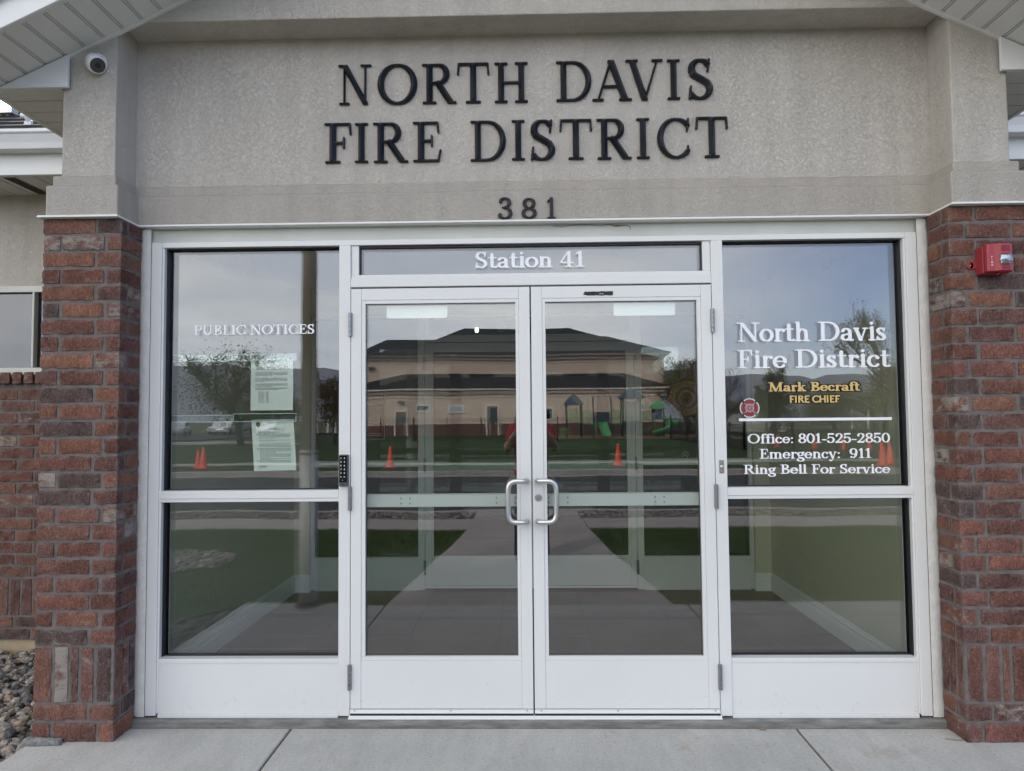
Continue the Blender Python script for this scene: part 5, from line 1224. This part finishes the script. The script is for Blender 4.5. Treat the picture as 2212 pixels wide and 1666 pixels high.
for x, z in ((-11.2, 3.0), (-14.5, 6.3)):
    m = MB(); m.box(x-.25, x+.25, -59.7 if z < 5 else -62.7, -60 if z < 5 else -63, z-.12, z+.12); m.build('wall_lamp', M('lamp bronze', (.12, .10, .09), .5) if 'lamp bronze' not in MATS else MATS['lamp bronze'], SC)

# playground tower set
PG = thing('playground_set', 'playground climbing towers with dark blue pyramid roofs and green slides', 'playground', (6.5, -52, .05))
POST = M('dark green post', (.018, .035, .028), .45); NAVY = M('slate plastic', (.050, .070, .098), .45); GRN = M('green plastic', (.085, .36, .13), .4); LGR = M('pale green panel', (.20, .34, .13), .5); CRM = M('cream panel', (.45, .44, .36), .5)
for x, y, h in ((2.95, -51.2, 2.5), (4.1, -51.2, 2.5), (2.95, -52.3, 2.5), (4.1, -52.3, 2.5), (5.0, -51.2, 3.15), (6.35, -51.2, 3.15), (7.25, -51.2, 3.0), (8.55, -51.2, 3.0), (7.25, -52.4, 3.0), (8.55, -52.4, 3.0), (9.45, -51.2, 2.3), (10.3, -51.2, 2.3)):
    m = MB(); m.tube([(x, y, 0), (x, y, h)], .065, 10); m.build('post', POST, PG, smooth=True)
def pyr(cx_, cy_, w_, z0, z1, mat):
    m = MB(); m.add([(cx_-w_, cy_-w_, z0), (cx_+w_, cy_-w_, z0), (cx_+w_, cy_+w_, z0), (cx_-w_, cy_+w_, z0), (cx_-w_*.45, cy_-w_*.45, z0+(z1-z0)*.62), (cx_+w_*.45, cy_-w_*.45, z0+(z1-z0)*.62), (cx_+w_*.45, cy_+w_*.45, z0+(z1-z0)*.62), (cx_-w_*.45, cy_+w_*.45, z0+(z1-z0)*.62), (cx_, cy_, z1)],
        [(3, 2, 1, 0), (0, 1, 5, 4), (1, 2, 6, 5), (2, 3, 7, 6), (3, 0, 4, 7), (4, 5, 8), (5, 6, 8), (6, 7, 8), (7, 4, 8)]); m.build('tower_roof', mat, PG)
pyr(3.52, -51.75, .80, 2.52, 3.42, NAVY); pyr(7.95, -51.8, .98, 2.95, 3.85, NAVY); pyr(9.88, -51.4, .58, 2.2, 2.85, GRN)
for x0, x1, z in ((2.9, 4.2, 1.15), (4.2, 7.2, 1.0), (7.2, 8.65, 1.25), (8.65, 10.4, 1.15)):
    m = MB(); m.box(x0, x1, -52.4, -51.15, z-.06, z); m.build('platform', NAVY, PG)
for x0, x1, z0, z1, mt in ((3.1, 4.0, 1.2, 2.2, LGR), (4.2, 5.0, 1.05, 2.05, LGR), (6.4, 7.2, 1.05, 2.05, LGR), (4.25, 4.95, .1, .95, POST), (6.45, 7.15, .1, .95, POST), (8.7, 9.4, .1, 1.0, POST), (7.3, 8.5, 1.3, 2.7, CRM), (7.3, 8.5, .35, 1.2, NAVY), (8.6, 9.4, 1.2, 1.95, LGR), (9.5, 10.25, 1.35, 2.15, NAVY), (5.1, 6.3, 1.1, 1.95, NAVY)):
    m = MB(); n = max(3, int((x1-x0)/.11))
    for k in range(n): m.box(x0+k*(x1-x0)/n, x0+(k+.42)*(x1-x0)/n, -51.16, -51.12, z0, z1)
    m.box(x0, x1, -51.165, -51.115, z0, z0+.05); m.box(x0, x1, -51.165, -51.115, z1-.05, z1)
    if mt in (CRM, NAVY): m.box(x0+.08, x1-.08, -51.20, -51.17, z0, z1*.98)
    m.build('railing_panel', mt, PG)
def chute(path, w_, mat):
    m = MB(); vs = []; fs = []
    for (x, y, z), (nx, ny) in path:
        for k, (a, b_) in enumerate(((-1, .22), (-.8, .03), (.8, .03), (1, .22), (1, .17), (.8, -.03), (-.8, -.03), (-1, .17))): vs.append((x+nx*w_*a, y+ny*w_*a, z+b_))
    n = 8
    for i in range(len(path)-1):
        for k in range(n): fs.append((i*n+k, i*n+(k+1) % n, (i+1)*n+(k+1) % n, (i+1)*n+k))
    m.add(vs, fs); m.build('slide', mat, PG, smooth=True)
chute([((5.65+.35*q*q*.3, -51.15+2.2*q, 1.05*(1-q)**1.1+.12), (1, 0)) for q in [i/10 for i in range(11)]], .36, GRN)
chute([((10.25+.6*math.sin(q*5.2), -50.8+.55*(1-math.cos(q*5.2)), 1.2*(1-q)+.12), (math.sin(q*5.2), -math.cos(q*5.2))) for q in [i/16 for i in range(17)]], .38, GRN)
m = MB()
for k in range(5): m.tube([(2.5+.12*k, -50.6, .05), (2.5+.12*k, -50.6, .7)], .03, 6)
m.tube([(2.4, -50.6, .7), (3.1, -50.6, .7)], .035, 6); m.build('low_climber', LGR, PG)

# black metal fences
IRON = M('black iron', (.012, .012, .013), .5)
def fence(pts, zb, h, gap, label, spacing):
    o = thing('metal_fence', label, 'fence', (pts[0][0], pts[0][1], zb)); pk = MB(); ra = MB()
    for (ax, ay), (bx_, by) in zip(pts, pts[1:]):
        L_ = math.hypot(bx_-ax, by-ay); n = max(1, round(L_/spacing)); ux, uy = (bx_-ax)/L_, (by-ay)/L_
        for k in range(n+1):
            q = k/n; m = MB(); x, y = ax+(bx_-ax)*q, ay+(by-ay)*q; m.box(x-.04, x+.04, y-.04, y+.04, zb-.1, zb+h+.08); m.lathe([(.0001, zb+h+.16), (.05, zb+h+.08), (.05, zb+h+.06), (.0001, zb+h+.06)], 8, (x, y, 0)); m.build('post', IRON, o)
        for z in (.12, h-.18, h-.02): ra.tube([(ax, ay, zb+z), (bx_, by, zb+z)], .018, 4)
        k = 0
        while k*gap < L_: q = k*gap/L_; x, y = ax+(bx_-ax)*q, ay+(by-ay)*q; pk.box(x-.008, x+.008, y-.008, y+.008, zb+.05, zb+h); k += 1
    ra.build('rail', IRON, o); pk.build('picket_panel', IRON, o)
fence([(-10.6, -48), (-.9, -48), (2.1, -48), (9.9, -46.6)], -.02, 1.55, .18, 'long black picket fence along the school lawn', 2.45)
fence([(9.95, -46.5), (9.93, -29.5), (10.7, -25.6), (12.7, -22.2), (20, -21.5)], -.08, 1.25, .13, 'black picket fence turning the corner by the traffic cones', 2.4)

# traffic cones along the far kerb
CONE = M('fluorescent orange', (.78, .075, .028), .5); CBASE = M('cone base', (.60, .06, .025), .6)
def cone(x, y, z, h, label, group='orange traffic cones along the road'):
    o = thing('traffic_cone', label, 'traffic cone', (0, 0, 0), group)
    m = MB(); m.lathe([(.135*h/.7, .03), (.125*h/.7, .05), (.035*h/.7, h-.02), (.022*h/.7, h), (.0001, h)], 20); m.build('cone', CONE, o, smooth=True)
    m = MB(); s_ = .18*h/.7; m.box(-s_, s_, -s_, s_, 0, .035); m.build('base', CBASE, o, bevel=.01)
    o.location = (x, y, z); return o
for x, y, z, h, lb_ in ((-4.42, -19.4, -.05, .71, 'orange traffic cone mirrored in the left door'), (2.85, -19.3, -.05, .71, 'orange traffic cone mirrored in the right door'),
                    (-10.42, -19.2, -.05, .71, 'taller-looking orange cone of the pair mirrored in the left side window'), (-10.86, -19.8, -.05, .60, 'shorter cone of the pair mirrored in the left side window'),
                    (10.83, -18.6, -.05, .76, 'nearer orange cone of the pair mirrored in the right side window'), (11.45, -19.4, -.05, .72, 'farther orange cone of the pair mirrored in the right side window'),
                    (13.3, -30, -.03, .7, 'small distant cone mirrored behind the telephone number'), (14.2, -29, -.03, .7, 'small distant cone mirrored left of the emergency number'), (12.6, -33, -.03, .7, 'farthest small cone mirrored at the fence'), (15.8, -30, -.03, .7, 'small distant cone mirrored right of the emergency number')):
    cone(x, y, z, h, lb_)
WC = thing('cone_stand', 'dark low stand carrying slim white cones on the far lawn', 'stand', (-13.4, -44, 0))
m = MB(); m.box(-14.3, -12.6, -44.3, -43.7, .62, .70); m.build('stand_top', IRON, WC)
for x in (-14.1, -12.8):
    m = MB(); m.box(x-.04, x+.04, -44.2, -43.8, -.1, .62); m.build('leg', IRON, WC)
for x, h in ((-14.05, .62), (-13.35, .82), (-12.85, .72)):
    o = thing('white_cone', 'slim white cone on the dark stand, %s' % {.62: 'the shortest', .82: 'the tallest', .72: 'the middle one in height'}[h], 'cone', (x, -44, .70), 'white cones on the stand')
    m = MB(); m.lathe([(.16, .70), (.15, .74), (.10, .78), (.04, .70+h), (.0001, .70+h)], 16, (x, -44, 0)); m.build('cone', M('white cone', (.75, .62, .58), .6) if 'white cone' not in MATS else MATS['white cone'], o, smooth=True)

# trees
LEAF = attr_mat('leaf', .8, .2); BARK = M('bark', (.085, .068, .055), .9, var=(12, .4))
def tree(name, label, x, y, zb, h, rad, nleaf, ls, pal, seed, trunk=.13, crown0=.25, bare=False, tall=1.0, levels=4, zlo=None, nclump=40):
    rr = random.Random(seed); o = thing(name, label, 'tree', (x, y, zb), 'trees across the road'); tm = MB(); tips = []
    def grow(p, d, L_, r, lv):
        q = p; pts = [p]; rs = [r]
        for k in range(3):
            d = (d+Vector((rr.uniform(-.18, .18), rr.uniform(-.18, .18), rr.uniform(-.05, .12)))).normalized(); q = q+d*L_/3; pts.append(q); rs.append(r*(1-.28*(k+1)/3*1.2))
            if lv <= 1: tips.append(q)
        tm.tube(pts, rs, 5 if lv > 1 else 3, cap=False)
        if lv == 0: return
        for k in range(rr.choice((3, 3, 4)) if lv > 1 else 4):
            a = rr.uniform(0, 6.28); e = rr.uniform(.45, 1.0); nd = (d+Vector((math.cos(a)*e, math.sin(a)*e, rr.uniform(-.1, .35)*tall))).normalized()
            st_ = pts[rr.choice((1, 2, 3, 3))]; grow(st_, nd, L_*rr.uniform(.62, .85), r*.58, lv-1)
    base = Vector((x, y, zb-.1)); th_ = h*crown0; grow(base, Vector((0, 0, 1)), th_+.1, trunk, levels)
    # fit to the wanted height and spread
    P = np.array([tuple(t) for t in tips]); zt = P[:, 2].max()-zb; sp = np.percentile(np.hypot(P[:, 0]-x, P[:, 1]-y), 92)
    kz, kr = h/zt, rad/max(sp, .1)
    def fit(p): return (x+(p[0]-x)*kr, y+(p[1]-y)*kr, zb+(p[2]-zb)*kz)
    tm.v = [fit(p) for p in tm.v]; tm.build('trunk', BARK, o)
    lm = MB(); cl_ = []
    if zlo is not None:         # leaf clumps through the crown, thin at the rim
        for k in range(nclump):
            while True:
                v = Vector((rr.uniform(-1, 1), rr.uniform(-1, 1), rr.uniform(-1, 1)))
                if .25 < v.length < 1: break
            zz = v.z*.5*(1-.25*abs(v.x)); cl_.append((Vector((x+v.x*rad*.86, y+v.y*rad*.86, zb+h*(zlo+(1-zlo)*(.5+zz*.9)))), rad*rr.uniform(.13, .27)))
    for k in range(nleaf):
        if cl_ and rr.random() < .8:
            c0, cr = rr.choice(cl_); c = c0+Vector((rr.gauss(0, cr), rr.gauss(0, cr), rr.gauss(0, cr*.62)))
        else:
            t = fit(rr.choice(tips)); sp_ = ls*2.6; c = Vector(t)+Vector((rr.gauss(0, sp_), rr.gauss(0, sp_), rr.gauss(0, sp_*.8)))
        s_ = ls*rr.uniform(.6, 1.3); a = Vector((rr.uniform(-1, 1), rr.uniform(-1, 1), rr.uniform(-1, 1))).normalized(); b_ = a.orthogonal().normalized()
        col_ = rr.choice(pal); q = rr.uniform(.8, 1.2); lm.col((col_[0]*q, col_[1]*q, col_[2]*q)); lm.add([c-a*s_, c+b_*s_*.55, c+a*s_, c-b_*s_*.55], [(0, 1, 2, 3)])
    if nleaf: lm.build('crown', LEAF, o)
    return o
OLIVE = [(.12, .13, .045), (.15, .14, .05), (.09, .10, .035), (.19, .14, .055)]; RUST = [(.20, .095, .045), (.14, .085, .045), (.10, .085, .04)]; DARKG = [(.038, .060, .030), (.05, .072, .036)]; YEL = [(.27, .19, .06), (.21, .16, .06), (.14, .13, .05)]; PINK = [(.22, .16, .12), (.13, .13, .06)]
tree('broadleaf_tree', 'wide olive tree with thin top twigs mirrored behind the paper notices', -17.6, -40, 0, 5.9, 3.6, 17000, .062, OLIVE, 3, zlo=.20, nclump=75)
tree('russet_tree', 'narrow russet tree mirrored beside the left door post', -12.1, -41, 0, 4.9, 1.1, 7000, .055, RUST, 8, .09, zlo=.12, nclump=34)
tree('bushy_tree', 'bushy tree mirrored at the right end of the school', 14.2, -60, 0, 7.2, 2.3, 9000, .08, OLIVE+PINK, 12, zlo=.12, nclump=44)
tree('conifer', 'dense dark green tree mirrored behind the name of the chief', 17.2, -47, 0, 4.9, 1.15, 9000, .06, DARKG, 15, crown0=.12, zlo=.04, nclump=40)
tree('yellowing_tree', 'yellow leaved tree mirrored near the right brick pillar', 22.7, -40, 0, 5.2, 2.2, 6500, .06, YEL, 21, zlo=.14, nclump=34)
tree('bare_willow', 'tall sparse willow mirrored high in the right side window', 23.0, -43, 0, 9.2, 2.5, 2200, .06, YEL, 27, .13, bare=True, levels=5)
tree('bare_tree', 'leafless tree mirrored beside the right door post', 13.3, -47, 0, 5.9, 1.7, 260, .05, RUST, 33, .10, bare=True, levels=5)
tree('bare_sapling', 'thin leafless tree mirrored above the picnic pavilion', 19.4, -52, 0, 6.9, 1.4, 160, .05, RUST, 39, .08, bare=True, levels=5)
tree('round_tree', 'green round tree mirrored behind the pavilion', 29.5, -66, 0, 4.9, 3.4, 7000, .09, OLIVE+DARKG, 44, zlo=.06, nclump=40)
for k, (x, y, h, r_, pl, lb_) in enumerate(((-30, -82, 5.4, 3.4, OLIVE, 'olive tree behind the far parked cars'), (-24, -88, 5.2, 3.4, OLIVE+RUST, 'mixed green and rust tree beyond the car park'), (-37, -92, 5.8, 3.6, DARKG+OLIVE, 'dark green tree at the far side of the car park'), (-17.5, -90, 5.4, 3.0, RUST+OLIVE, 'rust tinged tree beside the school'), (33, -92, 5.2, 3.8, DARKG, 'dark tree beside the pavilion, far off'), (44, -88, 5.6, 3.8, OLIVE, 'olive tree beyond the pavilion, far off'), (21.4, -84, 5.0, 3.4, DARKG+OLIVE, 'dark bushy tree behind the white house'))):
    tree('distant_tree', lb_, x, y, .05, h, r_, 4200, .11, pl, 60+k, .14, zlo=.08, nclump=36)

# white house, pavilion, cars, mountains
WH = thing('house', 'low white house with shallow grey roof beyond the fence', 'house', (23.3, -70, 0))
m = MB(); m.box(20.4, 26.2, -76, -70, 0, 2.4); m.build('wall', M('white siding', (.55, .52, .46), .8), WH)
m = MB(); m.prism_x([(-69.5, 2.4), (-73, 3.3), (-76.5, 2.4)], 20.0, 26.6); m.build('roof', M('grey roof', (.16, .15, .15), .9), WH)
for x in (21.4, 24.2):
    m = MB(); m.box(x, x+1.0, -70.0, -69.95, 1.0, 2.0); f_ = m.build('window', WTRIM, WH); m = MB(); m.box(x+.1, x+.9, -69.95, -69.93, 1.1, 1.9); m.build('pane', WGL, f_)
PV = thing('pavilion', 'open picnic pavilion with tan gable on white posts', 'pavilion', (37.5, -80, 0))
m = MB(); m.prism_y([(35.3, 2.45), (39.7, 2.45), (37.5, 3.55)], -82.5, -80); m.build('roof', M('pavilion gable', (.46, .36, .24), .8), PV)
m = MB(); m.prism_y([(35.0, 2.40), (37.5, 3.62), (40.0, 2.40), (40.0, 2.52), (37.5, 3.76), (35.0, 2.52)], -82.8, -79.8); m.build('roof_edge', WTRIM, PV)
for x in (35.6, 37.5, 39.4):
    m = MB(); m.box(x-.09, x+.09, -80.3, -80.1, 0, 2.45); m.build('post', WTRIM, PV)
TYRE = M('tyre', (.012, .012, .012), .8); CGL = glass_mat('car glass', .25, (.05, .06, .07), 0)
def car(x, y, rz, col_, label):
    o = thing('parked_car', label, 'car', (0, 0, 0), 'cars parked across the road')
    pm = M('car paint %d' % len(MATS), col_, .25, .2)
    m = MB(); prof = [(-2.2, .35), (2.2, .35), (2.25, .62), (2.1, .85), (1.15, .95), (-1.6, 1.0), (-2.2, .92), (-2.28, .6)]
    m.prism_y(prof, -.86, .86); m.prism_y([(-1.45, .99), (1.05, .95), (.35, 1.42), (-.95, 1.44)], -.72, .72); m.build('body', pm, o, bevel=.06)
    m = MB(); m.prism_y([(-1.25, 1.02), (.85, .99), (.30, 1.36), (-.88, 1.38)], -.74, .74); m.build('window', CGL, o)
    for sx in (-1.35, 1.35):
        for sy in (-.80, .80):
            m = MB(); m.lathe([(.0001, -.1), (.32, -.1), (.33, -.06), (.33, .06), (.32, .1), (.0001, .1)], 18, (sx, sy, .33), 'y'); wo_ = m.build('wheel', TYRE, o, smooth=False)
    for sy in (-.6, .6):
        m = MB(); m.box(2.14, 2.27, sy-.18, sy+.18, .62, .76); m.build('headlight', CHROME, o)
    o.location = (x, y, .10); o.rotation_euler = (0, 0, rz)
for k, (x, y, rz, c, lb_) in enumerate(((-35.6, -69, 1.3, (.45, .46, .47), 'silver car leftmost in the far car park'), (-34.2, -76, 1.45, (.70, .70, .70), 'white car parked second from the left in the far car park'), (-32.2, -78, 1.4, (.09, .10, .11), 'dark car between two white ones in the far car park'), (-31.0, -70, 1.5, (.72, .72, .70), 'white car nearest the path in the far car park'), (-28.6, -76, 1.6, (.30, .31, .33), 'grey car behind the paper notice in the far car park'), (-26.5, -70, 1.5, (.62, .61, .60), 'pale car nearest the olive tree trunk'))):
    car(x, y, rz, c, lb_)
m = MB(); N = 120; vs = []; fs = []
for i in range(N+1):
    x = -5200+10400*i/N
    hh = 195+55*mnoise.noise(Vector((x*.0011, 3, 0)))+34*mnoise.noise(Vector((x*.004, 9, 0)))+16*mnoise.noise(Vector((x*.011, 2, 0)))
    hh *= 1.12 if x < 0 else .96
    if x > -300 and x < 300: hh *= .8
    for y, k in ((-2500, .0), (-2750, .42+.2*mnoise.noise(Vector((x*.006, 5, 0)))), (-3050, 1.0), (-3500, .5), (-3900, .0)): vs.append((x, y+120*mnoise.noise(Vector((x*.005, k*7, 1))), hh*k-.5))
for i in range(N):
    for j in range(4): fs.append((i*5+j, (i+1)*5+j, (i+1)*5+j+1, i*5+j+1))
m.add(vs, fs); struct(m, 'mountains', M('hazy mountain scrub', (.27, .28, .32), .95, var=(.004, .25)), smooth=True)  # bluish distance haze is mixed into the base colour

# =================================================================== THE PERSON TAKING THE PHOTOGRAPH
PX = .015
PS = thing('person', 'person in a red t-shirt standing on the walk, holding a phone up in both hands', 'person', (PX, -4.08, -.045))
def skinned(name, verts, edges, mats, parent, levels=2, root=0):
    me = bpy.data.meshes.new(name); off = org(parent)
    me.from_pydata([(v[0]-off.x, v[1]-off.y, v[2]-off.z) for v in verts], edges, [])
    o = bpy.data.objects.new(name, me); COL.objects.link(o); o.parent = parent; me.materials.append(mats)
    o.modifiers.new('skin', 'SKIN')
    if not me.skin_vertices: return o
    sv = me.skin_vertices[0].data
    for i, v in enumerate(verts):
        r = v[3] if isinstance(v[3], tuple) else (v[3], v[3]); sv[i].radius = r; sv[i].use_root = (i == root)
    o.modifiers['skin'].use_smooth_shade = True; o.modifiers['skin'].branch_smoothing = .6
    s_ = o.modifiers.new('sub', 'SUBSURF'); s_.levels = levels; s_.render_levels = levels
    return o
SKIN = M('skin', (.30, .17, .12), .5, var=(25, .12)); TEE = M('red cotton', (.31, .020, .028), .85, var=(30, .2), bump=(9, .4, .02)); JEAN = M('dark denim', (.030, .036, .055), .9, var=(60, .3)); HAIR = M('brown hair', (.045, .028, .018), .6, var=(40, .4)); SHOE = M('dark shoe', (.03, .03, .032), .6)
V_ = []; E_ = []
def nv(x, y, z, r, link=None):
    V_.append((PX+x, y, z-.045, r))
    if link is not None: E_.append((link, len(V_)-1))
    return len(V_)-1
pel = nv(0, -4.09, .98, (.125, .09)); wai = nv(0, -4.09, 1.12, (.115, .085), pel); che = nv(0, -4.085, 1.33, (.125, .09), wai); nb = nv(0, -4.09, 1.465, (.075, .065), che); nk = nv(0, -4.08, 1.525, .058, nb)
hd0 = nv(0, -4.05, 1.585, (.066, .074), nk); hd1 = nv(0, -4.045, 1.645, (.083, .100), hd0); hd1b = nv(0, -4.05, 1.705, (.088, .108), hd1); hd2 = nv(0, -4.055, 1.765, (.074, .092), hd1b); hd3 = nv(0, -4.06, 1.80, (.045, .055), hd2)
for sg in (-1, 1):
    sh = nv(sg*.180, -4.08, 1.415, .060, che); el = nv(sg*.255, -3.93, 1.185, .044, sh); fo_ = nv(sg*.19, -3.80, 1.31, .040, el); wr = nv(sg*.115, -3.69, 1.425, .027, fo_); pa = nv(sg*.098, -3.655, 1.468, (.034, .018), wr)
    for k, (dz, ln_) in enumerate(((.034, .048), (.014, .055), (-.006, .050), (-.024, .040))):      # fingers curl behind the phone edge
        a = nv(sg*.092, -3.632, 1.474+dz, .0095, pa); b_ = nv(sg*.083, -3.620, 1.478+dz, .0088, a); c_ = nv(sg*(.083-ln_*.35), -3.622, 1.480+dz, .0080, b_)
    a = nv(sg*.082, -3.668, 1.462, .0115, pa); b_ = nv(sg*.064, -3.672, 1.480, .0100, a); nv(sg*.048, -3.668, 1.492, .0085, b_)
    hp = nv(sg*.090, -4.09, .90, .080, pel); kn = nv(sg*.11, -4.075, .52, .052, hp); cf = nv(sg*.115, -4.10, .36, .046, kn); an = nv(sg*.118, -4.11, .09, .034, cf); nv(sg*.13, -3.98, .045, (.038, .028), an)
skinned('body', V_, E_, SKIN, PS)
# clothes: lofted shells that close at neck, cuffs, waist and hems
def loft(rings, n=20, cap=False):       # ring: centre, half-width, half-depth, axis direction
    mb = MB(); vs = []; fs = []
    for c, a, b_, d in rings:
        d = Vector(d).normalized(); u = Vector((1, 0, 0)) if abs(d.x) < .8 else Vector((0, 0, 1)); u = (u-d*d.dot(u)).normalized(); v = d.cross(u)
        for k in range(n):
            t_ = 2*math.pi*k/n; ct, st_ = math.cos(t_), math.sin(t_); e = .82
            vs.append(tuple(Vector((PX+c[0], c[1], c[2]-.045))+u*(a*math.copysign(abs(ct)**e, ct))+v*(b_*math.copysign(abs(st_)**e, st_))))
    for i in range(len(rings)-1):
        for k in range(n): fs.append((i*n+k, i*n+(k+1) % n, (i+1)*n+(k+1) % n, (i+1)*n+k))
    mb.add(vs, fs); return mb
UZ = (0, 0, 1)
def cloth(mb, name, mat):
    o = mb.build(name, mat, PS, smooth=True); q = o.modifiers.new('sub', 'SUBSURF'); q.levels = 1; q.render_levels = 1; q = o.modifiers.new('th', 'SOLIDIFY'); q.thickness = .006; return o
tee = loft([((0, -4.09, .885), .182, .138, UZ), ((0, -4.09, .95), .186, .142, UZ), ((0, -4.09, 1.08), .176, .134, UZ), ((0, -4.085, 1.22), .186, .140, UZ), ((0, -4.083, 1.34), .205, .140, UZ), ((0, -4.083, 1.42), .205, .118, UZ), ((0, -4.085, 1.465), .150, .092, UZ), ((0, -4.085, 1.49), .095, .080, UZ), ((0, -4.083, 1.502), .080, .074, UZ)])
for sg in (-1, 1):
    sd_ = Vector((sg*.075, .15, -.23)).normalized()
    P0 = Vector((sg*.165, -4.085, 1.40)); sl_ = loft([(tuple(P0+sd_*q), a, a*1.02, sd_) for q, a in ((-.03, .070), (.04, .082), (.10, .078), (.17, .074), (.185, .073))], 16)
    tee.add(sl_.v, sl_.f)
cloth(tee, 't_shirt', TEE)
tr = loft([((0, -4.09, 1.0), .152, .118, UZ), ((0, -4.09, .93), .166, .130, UZ), ((0, -4.09, .84), .172, .128, UZ), ((0, -4.09, .80), .168, .118, UZ)])
for sg in (-1, 1):
    lg = loft([((sg*.088, -4.09, .86), .086, .108, UZ), ((sg*.093, -4.088, .74), .084, .098, UZ), ((sg*.108, -4.075, .50), .070, .080, UZ), ((sg*.114, -4.095, .34), .068, .076, UZ), ((sg*.118, -4.10, .09), .066, .076, UZ), ((sg*.118, -4.10, .065), .067, .078, UZ)])
    tr.add(lg.v, lg.f)
cloth(tr, 'trousers', JEAN)
def sub(name, vs, es, mt, lv=2): return skinned(name, [(PX+a, b_, c-.045, r) for a, b_, c, r in vs], es, mt, PS, lv)
for sg in (-1, 1): sub('shoe', [(sg*.118, -4.15, .058, (.052, .056)), (sg*.124, -4.05, .052, (.056, .050)), (sg*.131, -3.95, .045, (.054, .040)), (sg*.134, -3.90, .038, (.044, .030))], [(0, 1), (1, 2), (2, 3)], SHOE)
# hair: a cap over the crown and the back of the head
b0, bf0 = icosphere(3); hv = []; 
for v in b0:
    q = Vector((v.x*.095, v.y*.120, v.z*.105)); n_ = 1+.05*mnoise.noise(v*7)
    hv.append((PX+q.x*n_, -4.066+q.y*n_, 1.715-.045+q.z*n_))
hf = [f for f in bf0 if all(not (b0[k].y > .25 and b0[k].z < .50-.1*abs(b0[k].x)) and b0[k].z > -.62 for k in f)]
hm_ = MB(); hm_.add(hv, hf); ho = hm_.build('hair', HAIR, PS, smooth=True); q = ho.modifiers.new('th', 'SOLIDIFY'); q.thickness = .012
EYE = M('eye', (.62, .60, .57), .2)
b1, bf1 = icosphere(2)
for sg in (-1, 1):
    m = MB(); m.add([(PX+sg*.032+v.x*.013, -3.957+v.y*.009, 1.645+v.z*.008) for v in b1], bf1, 0); m.add([(PX+sg*.032+v.x*.006, -3.9495+v.y*.004, 1.645+v.z*.006) for v in b1], bf1, 1); m.build('eye', [EYE, RUBBER], PS, smooth=True)
    m = MB(); m.tube([(PX+sg*.015, -3.952, 1.662), (PX+sg*.032, -3.949, 1.667), (PX+sg*.050, -3.960, 1.661)], [.003, .004, .002], 8); m.build('eyebrow', HAIR, PS, smooth=True)
    m = MB(); m.add([(PX+sg*.086+v.x*.011, -4.045+v.y*.020, 1.632+v.z*.032) for v in b1], bf1); m.build('ear', SKIN, PS, smooth=True)
m = MB(); m.add([(PX+v.x*(.017-.006*v.z), -3.951+v.y*(.020-.010*v.z), 1.618+v.z*.026) for v in b1], bf1); m.build('nose', SKIN, PS, smooth=True)
m = MB(); m.tube([(PX-.026, -3.964, 1.572), (PX-.010, -3.953, 1.574), (PX+.010, -3.953, 1.574), (PX+.026, -3.964, 1.572)], [.003, .006, .006, .003], 8); m.build('mouth', M('lips', (.26, .11, .09), .5), PS, smooth=True)
t = thing('phone', 'dark phone held upright in both hands of the person in red', 'phone', (-.02, -3.64, 1.47))
m = MB(); m.box(-.098, .082, -3.650, -3.640, 1.408, 1.486); m.build('case', RUBBER, t, bevel=.004)
m = MB(); m.box(-.090, .074, -3.6515, -3.6505, 1.413, 1.481); m.build('screen', M('dim phone screen', (.05, .055, .06), .15), t)
m = MB(); m.lathe([(.0001, 0), (.007, 0), (.007, .003), (.0001, .003)], 16, (-.02, -3.637, 1.461), 'y'); m.build('camera_lens', CHROME, t)
